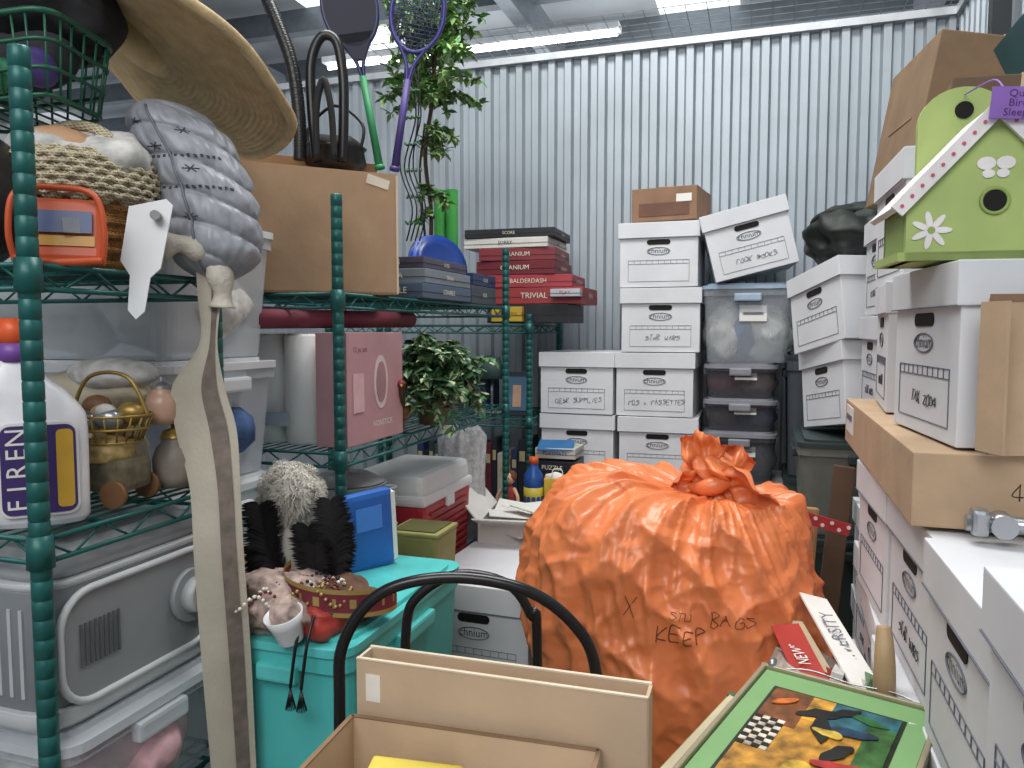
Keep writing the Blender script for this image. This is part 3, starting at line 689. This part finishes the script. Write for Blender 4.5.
b = B('black_leather_bag'); b.blob((0, 0, .09), (.09, .09, .10), mat('#141416', .45, bump=.4), amp=.12, freq=8, seed=1, flat=.09); b.tube([(-.05, -.06, .15), (-.04, -.09, .1), (.02, -.09, .1), (.04, -.06, .15)], .007, BLACKM)
b.box((0, -.08, .08), (.1, .01, .005), METAL); b.done((-1.06, .78, 1.588))
b = B('green_wire_basket'); WG = mat('#1E5B43', .4)
for z, sx in ((0, .8), (.035, .87), (.07, .94), (.105, 1.0)):
    b.tube([(p[0]*sx, p[1]*sx, z) for p in rrect(.22, .17, .03, 4)], .003 if z < .1 else .0045, WG, closed=True, n=1, seg=6)
for p in rrect(.22, .17, .03, 2)+[(x, s*.085) for x in (-.06, -.03, 0, .03, .06) for s in (-1, 1)]+[(s*.11, y) for y in (-.03, 0, .03) for s in (-1, 1)]:
    b.cyl((p[0]*.8, p[1]*.8, 0), (p[0], p[1], .105), .0018, WG, seg=5)
for k in range(-4, 5): b.cyl((k*.02, -.068, 0), (k*.02, .068, 0), .0018, WG, seg=5)
b.blob((0, 0, .07), (.08, .06, .05), mat('#2B2A30', .7), amp=.2, freq=12, seed=3); b.blob((.05, -.03, .05), (.025, .03, .025), mat('#5A4A90', .5), amp=.3, seed=4, sub=3); b.blob((.0, -.05, .04), (.03, .02, .02), mat('#3F8F63', .5), amp=.3, seed=6, sub=3)
b.done((-1.035, .87, 1.815), (0, -6, 15))
b = B('black_duffel_bag'); b.blob((0, 0, 0), (.14, .10, .07), mat('#17171A', .7, var=.2, bump=.3), amp=.14, freq=8, sub=5, seed=11); b.tube([(-.08, -.07, .03), (-.05, -.1, .09), (.05, -.1, .09), (.08, -.07, .03)], .009, BLACKM)
b.done((-1.09, .93, 1.99))
# straw hat
b = B('straw_hat'); SH = mat('#C3AA80', .8, var=.12, scale=40, bump=.5, bscale=200)
RH = .315; prof = []
for k in range(120):
    r = RH-(RH-.096)*k/119
    prof.append((r, .03*((r-.095)/(RH-.095))**2+.0022*math.sin(r*2*pi/.010)))
prof += [(.09, .03), (.085, .07), (.075, .10), (.05, .115), (.0001, .118)]
b.lathe(prof, SH, seg=110, fn=lambda p, u, v: p+V((0, 0, (math.hypot(p.x, p.y)/RH)**2*(.035*math.cos(4*pi*u)+.006*math.sin(14*pi*u)))))
b.tube([(RH*math.cos(a*2*pi/48), RH*math.sin(a*2*pi/48), .03+.035*math.cos(4*pi*a/48)+.006*math.sin(14*pi*a/48)) for a in range(48)], .010, SH, closed=True, n=2, seg=8)
hat = b.done((-1.085, 1.11, 2.025))
zax = V((.60, .30, .80)).normalized(); xax = V((.8, 0, -.6)); yax = zax.cross(xax).normalized(); xax = yax.cross(zax).normalized()
Mh = Matrix((xax, yax, zax)).transposed()
hat.rotation_euler = (Matrix.Rotation(math.radians(18), 3, 'Z') @ Mh).to_euler()

# ------------------------------------------------------------------ tubs between racks
lv = 0
for k, (h, body, cont) in enumerate(((.3, GY, ()), (.3, DG, ()), (.3, CLEARW, (F['gry'],)), (.29, CLEARW, (F['wht'], F['tan'])), (.245, CLEARW, (F['gry'], F['nav'], F['blue'])), (.27, CLEARW, (F['gry'], F['wht'])))):
    tub('clear_storage_tub', (-1.25, 1.275, lv), .5, .33, h, body, PLASTW, cont); lv += h+.002

# ------------------------------------------------------------------ rack 2 contents
b = B('cardboard_carton'); CT = mat('#A5876A', .85, var=.07, bump=.15); b.box((0, 0, .14), (.37, .27, .28), CT, bev=.003)
b.box((.0, -.1385, .14), (.375, .004, .286), CT); b.box((.189, -.02, .13), (.004, .23, .25), CARDL, rot=(0, 0, -8)); b.box((.0, .01, .30), (.36, .004, .07), CT, rot=(20, 0, 0))
b.box((.14, -.1415, .262), (.055, .001, .022), mat('#D6CBB8', .7), rot=(0, 14, 0)); b.box((0, -.1415, .001), (.37, .001, .004), CARDIN); b.box((.186, -.141, .14), (.005, .003, .28), mat('#CDBBA4', .8)); b.done((-1.07, 1.66, 1.588), (0, 0, 44))
b = B('cookware_box'); PKM = mat('#BF949A', .5, var=.05); PWH = mat('#F3F2F1', .6, var=.03, bump=.2)
b.box((.082, 0, .13), (.080, .281, .261), PKM, bev=.002)
b.prism(ell(.035, .065, c=(0, .14)), .001, TM((.1225, .02, 0), rz=90), mat('#DCCBCC')); b.prism(ell(.025, .05, c=(0, .14)), .001, TM((.1235, .02, 0), rz=90), mat('#A98488'))
b.text('NONSTICK', .020, TM((.1225, .03, .04), rz=90), WHITE2); b.text('12 pc set', .018, TM((.1225, -.08, .22), rz=90), mat('#6A3A44')); b.box((.1235, -.09, .12), (.001, .05, .09), mat('#D9B4B8'))
b.done((-1.005, 1.66, 1.235))
b = B('paper_towel_pack')
for x in (-.052, .052):
    for y in (-.075, .03):
        b.lathe([(.0001, 0), (.044, 0), (.0505, .006), (.051, .13), (.0505, .25), (.044, .257), (.020, .257), (.018, .24), (.0001, .24)], PWH, Matrix.Translation((x, y, 0)), seg=36)
b.box((0, -.127, .06), (.07, .002, .03), mat('#B9C4D4'), rot=(0, 0, 0))
b.done((-1.07, 1.645, 1.235))
b = B('rolled_rug'); RR = mat('#7A3040', .7, var=.1); b.cyl((-1.04, 1.40, 1.525), (-.945, 1.98, 1.53), .022, RR); b.cyl((-1.0405, 1.397, 1.525), (-1.04, 1.40, 1.525), .012, mat('#3A1119')); b.done()
b = B('wrapping_paper_roll'); b.cyl((-1.10, 1.42, 1.53), (-1.02, 2.05, 1.53), .018, mat('#B8923C', .5)); b.done()
def leaf(b, p, d, up, L, W, m, m2=None):
    d = d.normalized(); s = d.cross(up).normalized(); n = s.cross(d)
    c = p+d*L*.45+n*L*.06; tip = p+d*L-n*L*.12
    l = p+d*L*.35+s*W*.5; r = p+d*L*.35-s*W*.5; l2 = p+d*L*.7+s*W*.28; r2 = p+d*L*.7-s*W*.28
    b.poly([p, l, l2, c], m2 or m); b.poly([c, l2, tip], m2 or m); b.poly([p, c, r2, r], m); b.poly([c, tip, r2], m)
b = B('potted_ivy'); IV = mat('#476F43', .5, var=.3); IV2 = mat('#A9B890', .5, var=.2); IV3 = mat('#2E5632', .5)
b.lathe([(.0001, 0), (.04, 0), (.05, .07), (.054, .08), (.046, .08), (.0001, .07)], mat('#5A4630', .6), seg=24)
for k in range(64):
    a = random.uniform(0, 2*pi); e = random.uniform(-.2, 1.35); L = random.uniform(.08, .165)
    e0 = V((math.cos(a)*math.cos(e), math.sin(a)*math.cos(e)*1.2, math.sin(e)*1.15))
    o = V((0, 0, .12))
    P3 = [V((0, 0, .07)), o+e0*L*.5, o+e0*L*.85+V((0, 0, -.01)), o+e0*L+V((math.cos(a)*.02, math.sin(a)*.02, -.10 if k % 2 else -.03))]
    Q = catmull(P3, 5); b.tube(Q, .0012, IV3, raw=True, seg=4)
    for q in Q[3:]:
        for j in range(2): leaf(b, q, V((random.uniform(-1, 1), random.uniform(-1, 1), random.uniform(-.9, .3))), V((random.uniform(-.5, .5), random.uniform(-.5, .5), 1)), random.uniform(.028, .042), random.uniform(.022, .034), random.choice([IV, IV3, IV]), random.choice([IV2, IV, IV3, IV2]))
b.done((-.885, 2.00, 1.235))
b = B('decorative_pheasant'); b.blob((0, 0, .05), (.05, .035, .035), mat('#6F4A2A', .7, var=.4, scale=60), amp=.1, seed=3); b.tube([(.04, 0, .06), (.06, 0, .09), (.065, 0, .12)], .012, mat('#3D2B1D')); b.blob((.07, 0, .125), (.016, .012, .012), mat('#7B2D20'), amp=.1, sub=2); b.cyl((.08, 0, .125), (.098, 0, .12), .004, mat('#C9A84E'), r2=.0005)
for k in range(4): b.prism(ell(.05, .006, 12, c=(-.08, 0)), .002, Matrix.Translation((0, (k-1.5)*.008, .05)) @ Matrix.Rotation(.25, 4, 'Y'), mat('#8A6A3E', var=.4, scale=90))
b.cyl((.01, .01, 0), (.01, .01, .03), .003, BR); b.cyl((.01, -.01, 0), (.01, -.01, .03), .003, BR); b.done((-.915, 1.845, 1.237), (0, 0, -60))
def gbox(b, c, s, col, txt, tcol='#F0EAD8', rz=0, ts=.03):
    b.box(c, s, mat(col, .45, var=.06), rot=(0, 0, rz), bev=.002); b.box((c[0], c[1], c[2]-s[2]*.08), (s[0]+.003, s[1]+.003, .0012), mat('#202020'), rot=(0, 0, rz))
    R = Matrix.Rotation(math.radians(rz), 3, 'Z'); o = R @ V((0, -s[1]/2-.0025, 0)); o2 = R @ V((s[0]/2+.0025, 0, 0))
    if txt: b.text(txt, ts, TM(V(c)+o, rz=rz), mat(tcol, .5)); b.text(txt, ts*.8, TM(V(c)+o2, rz=rz+90), mat(tcol, .5))
b = B('board_game_stack')
gbox(b, (-.97, 2.08, 1.608), (.20, .36, .04), '#4D6078', 'SCRABBLE', ts=.024); gbox(b, (-.975, 2.1, 1.65), (.20, .34, .04), '#7C8790', 'TRIVIA', ts=.022); gbox(b, (-.98, 2.1, 1.688), (.19, .32, .03), '#4C4A5E', 'CHESS', ts=.018)
b.done()
b = B('board_game_stack')
gbox(b, (-1.02, 2.48, 1.618), (.23, .24, .06), '#46525C', 'RISK', ts=.024); gbox(b, (-1.02, 2.5, 1.67), (.22, .22, .04), '#2C3E66', 'CLUE', ts=.022); b.done()
b = B('board_game_stack')
z = 1.53
for (h, col, t, dx, w) in ((.075, '#2C2C32', '', .02, .34), (.065, '#983A3C', 'TRIVIAL', .05, .40), (.05, '#A33A42', 'BALDERDASH', .02, .36), (.055, '#702530', 'CRANIUM', -.03, .33), (.05, '#83323A', 'CRANIUM', -.03, .32), (.04, '#D8D4CE', 'SORRY', -.07, .36), (.035, '#26282E', 'SCORE', -.06, .38)):
    gbox(b, (-.93+dx, 3.14, z+h/2), (w, .30, h), col, t, ts=h*.5, tcol='#E0DAC8' if col != '#D8D4CE' else '#1c1c1c', rz=random.uniform(-4, 4)); z += h+.002
gbox(b, (-.985, 2.975, 1.565), (.13, .03, .06), '#C9A83E', 'DR MOTO', tcol='#9A2A1F', ts=.02)
gbox(b, (-.74, 3.05, 1.748-.10), (.12, .2, .03), '#B9BDC6', 'PLAY', tcol='#A33A42', ts=.02)
b.done()
b = B('blue_plate_stack')
for k, c in enumerate(('#2B4FA0', '#3D66C0', '#24408A')):
    b.lathe([(.0001, 0), (.07, 0), (.095, .012), (.097, .014), (.07, .004), (.0001, .004)], mat(c, .3), TM((-.02+k*.022, 0, .115), rx=0, rz=-10, ry=82-k*4), seg=40)
b.done((-1.0, 2.28, 1.70-.11), (0, 0, -20))
b = B('foam_roller')
for x in (-.022, .024): b.cyl((x, 0, 0), (x, 0, .41), .022, mat('#3FA045', .7), seg=20); b.cyl((x, 0, .41), (x, 0, .4105), .012, mat('#1F6B2A'))
b.done((-1.09, 2.585, 1.59))
b = B('artificial_tree'); LG = mat('#87AA66', .6, var=.3); LG2 = mat('#56854A', .6, var=.3); STM = mat('#4A3B28', .8)
b.cyl((0, 0, 0), (0, 0, .14), .06, mat('#4B3A2A', .6), r2=.075, seg=24)
b.tube([(0, 0, .1), (.01, 0, .3), (-.01, 0, .5), (.02, 0, .7), (.03, 0, .95)], .007, STM)
b.tube([(0, 0, .1), (-.02, 0, .3), (-.03, 0, .45), (-.01, 0, .6)], .004, STM)
for k in range(78):
    zb = random.uniform(.66, .98); a = random.uniform(0, 2*pi); L = random.uniform(.07, .18)
    if k < 8: zb = random.uniform(.28, .6); L = random.uniform(.04, .08)
    e = V((math.cos(a), math.sin(a), random.uniform(-.1, .5)))
    Q = catmull([V((0.02, 0, zb)), V((.02, 0, zb))+e*L*.5+V((0, 0, .01)), V((.02, 0, zb))+e*L+V((0, 0, -.03))], 5); b.tube(Q, .0015, STM, raw=True, seg=4)
    for q in Q[2:]:
        for j in range(4): leaf(b, q, V((random.uniform(-1, 1), random.uniform(-1, 1), random.uniform(-.8, .4))), V((random.uniform(-.5, .5), random.uniform(-.5, .5), 1)), random.uniform(.03, .045), random.uniform(.016, .024), random.choice([LG, LG, LG2]))
b.done((-1.075, 2.40, 1.588))
b = B('string_lights')
for k in range(4):
    x0 = k*.015; b.tube([(x0, 0, .55), (x0+.03*math.sin(k), -.01, .4), (x0-.02, 0, .25), (x0+.03, -.02, .12), (x0, 0, .02)], .0025, BLACKM, seg=6)
    for j in range(6): b.cyl((x0+.01*math.sin(j), -.005, .08+j*.08), (x0+.014, -.02, .07+j*.08), .004, mat('#2E5F3A'), seg=6)
b.done((-1.07, 2.22, 1.76), (0, 0, 0))
def racket(rim, face, handle, loc, rot, cover=True, rw=.066):
    b = B('badminton_racket')
    b.tube([(rw*math.cos(a*2*pi/32), 0, .40+.10*math.sin(a*2*pi/32)) for a in range(32)], .006, rim, closed=True, n=1, seg=8)
    if cover:
        b.prism(ell(rw*.98, .098, 32, c=(0, .40)), .012, TM((0, .006, 0)), face)
        b.prism([(-.045, .335), (-.012, .27), (.012, .27), (.045, .335)], .012, TM((0, .006, 0)), face)
    else:
        for k in range(-7, 8): q = k*rw/8; hh = .098*math.sqrt(1-(q/rw)**2); b.cyl((q, 0, .40-hh), (q, 0, .40+hh), .0012, face, seg=5)
        for k in range(-9, 10): q = k*.0105; hh = rw*.98*math.sqrt(max(0, 1-(q/.1)**2)); b.cyl((-hh, 0, .40+q), (hh, 0, .40+q), .0012, face, seg=5)
    b.tube([(-.038, 0, .320), (-.01, 0, .27), (0, 0, .21)], .005, rim); b.tube([(.038, 0, .320), (.01, 0, .27), (0, 0, .21)], .005, rim)
    b.cyl((0, 0, 0), (0, 0, .23), .010, handle, r2=.009); b.cyl((0, 0, 0), (0, 0, .01), .013, handle)
    b.done(loc, rot)
racket(mat('#2A2C5C', .3), mat('#12152E', .6), mat('#2E8B57', .5), (-.925, 1.77, 1.905), (0, -10, 24))
racket(mat('#3A3480', .3), mat('#3B3668', .6), mat('#43357A', .5), (-.900, 1.80, 1.905), (0, 9, 24), cover=False)
b = B('black_cauldron'); b.lathe([(.0001, 0), (.05, 0), (.075, .03), (.07, .06), (.076, .066), (.068, .066), (.06, .03), (.0001, .01)], BLACK, seg=36); b.tube([(-.07, 0, .06), (-.075, 0, .12), (0, 0, .17), (.075, 0, .12), (.07, 0, .06)], .004, BLACK)
b.blob((0, 0, .07), (.06, .06, .03), BLACKM, amp=.3, seed=2); b.done((-1.01, 1.70, 1.88))
b = B('black_vacuum_hose')
def ribbed(t): return .0150+.0014*math.sin(t*520)
b.tube([(-.16, .04, .58), (-.11, .03, .46), (-.06, .01, .35), (-.02, 0, .24), (-.005, 0, .12), (-.005, 0, .02)], ribbed, BLACK, n=40)
b.tube([(.03, .02, .02), (.02, .02, .14), (.02, .02, .25), (.045, .02, .31), (.08, .02, .30), (.095, .02, .22), (.095, .02, .12), (.09, .02, .02)], .012, BLACK)
b.tube([(.04, -.02, .02), (.04, -.02, .13), (.058, -.02, .20), (.075, -.02, .13), (.08, -.02, .02)], .008, BLACKM); b.done((-1.04, 1.60, 1.88), (0, 0, 18))
b = B('saucepan_stack'); z = 0; PAN = mat('#B9BBBE', .3, metal=.55, var=.05)
for k in range(7):
    r = .10-.004*(k % 2); b.lathe([(.0001, z), (r-.01, z), (r, z+.008), (r, z+.041), (r+.005, z+.044), (r-.003, z+.043), (r-.004, z+.01), (.0001, z+.008)], PAN, seg=40)
    b.tube([(r, -.02, z+.035), (r+.03, -.02, z+.036), (r+.03, .02, z+.036), (r, .02, z+.035)], .004, PAN); z += .046
b.lathe([(.098, z), (.06, z+.02), (.012, z+.025), (.012, z+.035), (.0001, z+.036)], PAN, seg=40); b.done((-.985, 1.68, .802))
b = B('picnic_cooler'); CR = mat('#A92C36', .4, var=.05); CW = mat('#D6D9DA', .4, var=.03)
b.box((0, 0, .11), (.22, .34, .22), CR, bev=.016, top=1.06, smooth=False); b.box((0, 0, .228), (.245, .37, .03), CW, bev=.01); b.box((0, 0, .268), (.235, .36, .065), CW, bev=.02, top=.95)
for z in range(8): b.box((.119, 0, .03+z*.022), (.003, .27, .008), mat('#8F2A32', .5))
for s in (-1, 1): b.tube([(.0, s*.18, .24), (.0, s*.205, .20), (.0, s*.205, .15)], .008, CW)
b.box((.12, 0, .21), (.012, .05, .05), CW, bev=.004); b.done((-.985, 2.07, .802))
b = B('bubble_wrap_roll'); BWm = mat('#C4C6C9', .25, alpha=.9, var=.15, scale=60, bump=1, bscale=120); b.lathe([(.0001, 0), (.075, 0), (.08, .05), (.076, .2), (.082, .33), (.06, .36), (.02, .35)], BWm, seg=50, fn=lambda p, u, v: p*(1+.04*math.sin(u*18*pi)*math.sin(v*40))); b.done((-.965, 2.42, .802))
# aisle stack
b = B('blue_binder'); b.box((0, 0, .09), (.03, .12, .17), mat('#2A66B8', .35), bev=.012); b.box((.002, .003, .09), (.022, .124, .15), WHITE2); b.box((.0165, 0, .12), (.002, .06, .05), mat('#4C8AE0', .4)); b.done((-.785, 1.43, .99), (5, 4, -34))
for k in range(3):
    tub('teal_storage_tub', (-.745, 1.30, k*.333), .255, .50, .331, TEAL, mat('#5AC8C5', .35), ())
b = B('olive_bin'); OL = mat('#9C9A5E', .6); b.box((0, 0, .07), (.12, .12, .14), OL, top=1.1, bev=.008); b.box((0, 0, .142), (.135, .135, .012), OL, bev=.004); b.box((0, 0, .149), (.11, .11, .004), mat('#5B5A30')); b.done((-.80, 1.74, .86))
for k in range(3): bk('' if k < 2 else 'KITCHEN', (-.68, 1.98, .003+k*.2835), (0, 0, -2))
for ob in [o for o in bpy.data.objects if o.name.startswith('bankers_box')][-3:]: ob.scale = (.98, .95, 1.12)
def papers(b):
    for k in range(7): b.box((random.uniform(-.08, .08), random.uniform(-.08, .08), .27+k*.008), (.18, .14, .003), WHITE2, rot=(random.uniform(-12, 12), random.uniform(-12, 12), random.uniform(0, 90)))
    b.blob((0, 0, .15), (.12, .12, .10), F['wht'], amp=.2, freq=10)
opencarton('open_cardboard_box', .3, .3, .30, (-.70, 2.38, .60), 8, (('F', 20, .12), ('R', 35, .10), ('L', 50, .1)), (papers,), WHITE2)
carton('cardboard_carton', (.32, .34, .595), (-.70, 2.38, 0), (0, 0, 4), label=False)
b = B('red_gift_box'); b.box((0, 0, .04), (.12, .1, .08), mat('#A5283A', .5), bev=.004); b.box((0, 0, .081), (.02, .1, .003), WHITE2); b.done((-.60, 2.70, .82)); carton('cardboard_carton', (.46, .24, .815), (-.73, 2.74, 0), (0, 0, 0), label=False)
b = B('sports_drink_bottle'); b.lathe([(.0001, 0), (.034, 0), (.037, .01), (.037, .07), (.033, .09), (.037, .11), (.035, .15), (.018, .175), (.016, .19)], mat('#24509A', .3), seg=28); b.cyl((0, 0, .035), (0, 0, .105), .0375, mat('#C8B83E', .5)); b.cyl((0, 0, .19), (0, 0, .215), .018, mat('#D05A2A', .4)); b.done((-.79, 2.69, .82))
# small toys and bags in the gap behind the cooler
b = B('rag_doll'); SKN = mat('#D9AE8C', .7)
b.blob((0, 0, .07), (.028, .020, .045), F['red'], amp=.08, freq=20, sub=3); b.blob((0, 0, .135), (.022, .020, .024), SKN, amp=.03, sub=3); b.blob((0, .006, .146), (.026, .022, .020), mat('#6B4226', .9), amp=.2, freq=40, sub=3)
for s in (-1, 1):
    b.tube([(s*.02, 0, .10), (s*.04, -.01, .075), (s*.045, -.015, .05)], .007, SKN); b.tube([(s*.012, 0, .04), (s*.016, -.02, .015), (s*.018, -.05, .010)], .009, F['blue']); b.cyl((s*.008, -.019, .138), (s*.008, -.021, .138), .0025, BLACK, seg=8)
b.done((-.875, 2.66, .82), (0, 0, -12))
b = B('yellow_gift_bag'); YB = mat('#D2B23C', .5, var=.15); b.box((0, 0, .07), (.09, .05, .14), YB, top=1.08); b.tube([(-.02, -.026, .14), (-.015, -.027, .175), (.015, -.027, .175), (.02, -.026, .14)], .002, WHITE2); b.box((0, -.0265, .07), (.05, .002, .05), mat('#2E6DB4', .5)); b.blob((0, 0, .14), (.038, .02, .02), WHITE2, amp=.3, freq=40, sub=3); b.done((-.70, 2.70, .82), (0, 0, 10))
b = B('green_toy_truck'); TG = mat('#4E8A4A', .4); b.box((.01, 0, .03), (.09, .045, .03), TG, bev=.004); b.box((-.028, 0, .055), (.035, .045, .03), mat('#C94A32', .4), bev=.005)
for sx in (-.03, .035):
    for sy in (-.024, .024): b.cyl((sx, sy-.004, .014), (sx, sy+.004, .014), .014, BLACK, seg=16)
b.done((-.655, 2.80, .82), (0, 0, 20))
# rack 3 contents
b = B('book_row'); x = -1.42
cols = ['#2A3A5E', '#6B2530', '#22262C', '#C8C2B4', '#3E5B44', '#8A6A3E', '#303A44']
while x < -.93:
    w = random.uniform(.02, .04); h = random.uniform(.2, .28); b.box((x+w/2, 3.12, .767+h/2), (w*.94, .18, h), mat(random.choice(cols), .6), bev=.001); b.box((x+w/2, 3.029, .767+h*.75), (w*.6, .002, h*.15), mat('#CDBE93')); x += w+.001
b.done()
b = B('book_row'); x = -1.4
while x < -1.1:
    w = random.uniform(.02, .04); h = random.uniform(.2, .28); b.box((x+w/2, 3.12, 1.147+h/2), (w*.94, .18, h), mat(random.choice(cols), .6), bev=.001); x += w+.001
b.done()
b = B('picture_frame'); b.box((0, 0, .09), (.12, .015, .18), mat('#2B3440', .4)); b.box((0, -.009, .09), (.09, .003, .14), mat('#486B86', .5)); b.box((0, -.011, .08), (.035, .002, .09), mat('#C8A287', .5)); b.done((-.96, 3.02, 1.148), (-8, 0, 6))
b = B('table_lamp'); b.cyl((0, 0, 0), (0, 0, .012), .05, mat('#8D9390', .4)); b.cyl((0, 0, .01), (0, 0, .16), .007, METAL); b.cyl((0, 0, .15), (0, 0, .24), .055, mat('#4E6B66', .6), r2=.035, seg=24); b.done((-1.08, 3.05, 1.148))
b = B('game_carton'); gbox(b, (0, 0, .03), (.18, .16, .05), '#20242C', 'PUZZLE', ts=.024); gbox(b, (.01, 0, .085), (.16, .15, .04), '#C8C4BC', 'PLAYMATE', tcol='#2B4FA0', ts=.02); b.box((0, -.02, .11), (.14, .14, .003), mat('#2B6FA8'), rot=(8, 0, 10)); b.done((-.76, 2.92, .94), (0, 0, 0))
carton('cardboard_carton', (.2, .1, .93), (-.76, 2.93, 0), (0, 0, 0), label=False)

# ------------------------------------------------------------------ costume pile on teal tub
def plume(b, base, tip, bend, W, m, n=90, droop=.4):
    base, tip, bend = V(base), V(tip), V(bend)
    Q = catmull([base, (base+tip)/2+bend, tip, tip+bend*-.3+(tip-base)*.12], 30); b.tube(Q, .0018, m, raw=True, seg=4)
    N = len(Q)
    for k in range(4, N):
        t = (Q[min(k+1, N-1)]-Q[k-1]).normalized(); f = k/N; w = W*(math.sin(min(1, f*1.05)*pi*.85+.25))*1.0
        for s in (-1, 1):
            for j in range(4):
                sd = V((s, random.uniform(-.5, .5), 0)); sd = (sd-t*sd.dot(t)).normalized()
                d = (sd*.75+t*.65).normalized()*w*random.uniform(.7, 1.15); p = Q[k]; e = p+d+V((0, 0, -abs(droop)*w*.6))
                mid = p+d*.6; o = t*.0020; b.poly([p-o, mid-o*1.3, e, mid+o*1.3, p+o], m)
b = B('feather_headdress'); FB = mat('#1B1A1D', .6, var=.3); FW = mat('#DAD6CC', .9, var=.05)
plume(b, (.04, 0, .0), (.060, -.01, .17), (.015, 0, 0), .046, FB); plume(b, (.0, 0, .0), (-.070, .0, .16), (-.02, 0, 0), .048, FB); plume(b, (.02, 0, .0), (.01, .02, .12), (0, 0.01, 0), .046, FB); plume(b, (.04, 0, .0), (.065, .02, .12), (.01, 0, 0), .040, FB)
plume(b, (-.02, .02, .0), (-.08, .03, .08), (-.02, 0, 0), .045, FB); plume(b, (.03, 0, .0), (.03, -.02, .10), (.0, 0, 0), .042, FB)
c = V((-.03, .05, .190))
for k in range(6500):
    d = V((random.gauss(0, 1), random.gauss(0, 1), random.gauss(0, 1))).normalized(); lump = 1+.32*noise.noise(d*2.6)
    p = c+V((d.x*.050*lump, d.y*.036*lump, d.z*.050*lump)); tg = d.cross(V((random.uniform(-1, 1), random.uniform(-1, 1), random.uniform(-1, 1)))).normalized()
    q1 = p+d*.008+tg*.005; q2 = q1+d*.004+tg*.008-V((0, 0, .005)); s = d.cross(tg).normalized()*.0008
    b.poly([p-s, p+s, q1+s, q1-s], FW); b.poly([q1-s, q1+s, q2], FW)
b.blob(c, (.046, .034, .046), mat('#BDB9AF', .9), amp=.12, freq=20, seed=2, sub=3); b.blob((-.03, .04, .10), (.02, .02, .07), FW, amp=.15, freq=20, seed=2, sub=3)
b.tube([(.06*math.cos(a*2*pi/14), .045*math.sin(a*2*pi/14), .02) for a in range(14)], .012, F['brn'], closed=True, n=2)
b.done((-.785, 1.18, 1.005), (0, 0, 18))
b = B('costume_jewellery_pile'); RB = mat('#6E2430', .7, var=.2); GB = mat('#B09558', .5, metal=.4)
b.blob((-.05, 0, .03), (.09, .08, .045), mat('#A8938A', .9, var=.4, scale=50), amp=.3, freq=16, seed=4, sub=5); b.blob((.03, .03, .025), (.07, .07, .035), F['brn'], amp=.3, freq=16, seed=7); b.blob((.02, -.04, .02), (.04, .04, .03), mat('#A8392E', .5), amp=.3, freq=16, seed=9)
def band(u, v):
    a = pi*(.95+1.1*u); r = .085; return V((.03+r*math.cos(a)*1.15, .02+r*math.sin(a), .062+(v-.5)*.046-.03*(u-.3)))
b.grid(band, 60, 6, RB, mfn=lambda u, v: GB if (v < .17 or v > .83 or (abs(v-.5) < .2 and int(u*44) % 4 == 0)) else RB)
b.lathe([(.020, 0), (.026, .03), (.032, .05), (.030, .05), (.024, .03), (.018, .003), (.0001, .003)], PLASTW, TM((-.015, -.085, .0), rx=18, rz=-30), seg=26)
for j in range(10):
    a0 = random.uniform(0, 6); cx, cy = random.uniform(-.1, .04), random.uniform(-.09, .02)
    for i in range(24): a = a0+i*.25; b.blob((cx+.032*math.cos(a), cy+.025*math.sin(a), .062+.012*math.sin(i*.7+j)), (.0035,)*3, [GB, RB, BLACK, FW][j % 4], amp=0, sub=1)
b.done((-.715, 1.13, 1.00), (0, 0, 10))
b = B('black_tassel')
for k in range(2):
    b.tube([(0+k*.02, .02, .06), (.003+k*.02, -.006, .02), (-.005+k*.02, -.012, -.05)], .0028, BLACK, seg=6)
    for j in range(14): a = j*pi/7; b.cyl((k*.02-.005, -.012, -.05), (k*.02-.005+.008*math.cos(a), -.012+.008*math.sin(a), -.085), .001, BLACK, seg=4)
b.done((-.70, 1.035, .98))

# ------------------------------------------------------------------ lights, camera, world
def area(name, loc, sx, sy, e, rot=(0, 0, 0), col=(1, 1, 1)):
    l = bpy.data.lights.new(name, 'AREA'); l.shape = 'RECTANGLE'; l.size = sx; l.size_y = sy; l.energy = e; l.color = col
    o = bpy.data.objects.new(name, l); COL.objects.link(o); o.location = loc; o.rotation_euler = [math.radians(a) for a in rot]; return o
area('front_fill_light', (-.6, 1.8, 3.9), 2.2, 1.0, 88, col=(1, .99, .97))
area('front_fill_light', (-.3, -1.4, 3.3), 2.4, 1.4, 62, rot=(44, 0, 0), col=(1, .99, .975))  # added fill from behind the camera, no fixture there; softens shadows on shelves
area('front_fill_light', (-1.5, 7.0, 3.3), 5, 3, 75, rot=(180, 0, 0), col=(.95, .98, 1))
w = bpy.data.worlds.new('world'); bpy.context.scene.world = w; w.use_nodes = True
w.node_tree.nodes['Background'].inputs[0].default_value = (.84, .90, 1, 1); w.node_tree.nodes['Background'].inputs[1].default_value = .58
cam = bpy.data.cameras.new('camera'); cam.lens = 27; cam.sensor_width = 36; cam.clip_start = .02
co = bpy.data.objects.new('camera', cam); COL.objects.link(co); co.location = (0, 0, 1.5); co.rotation_euler = (math.radians(86), 0, math.radians(18))
bpy.context.scene.camera = co
try:
    bpy.context.scene.view_settings.view_transform = 'Standard'; bpy.context.scene.view_settings.look = 'None'
except Exception: pass
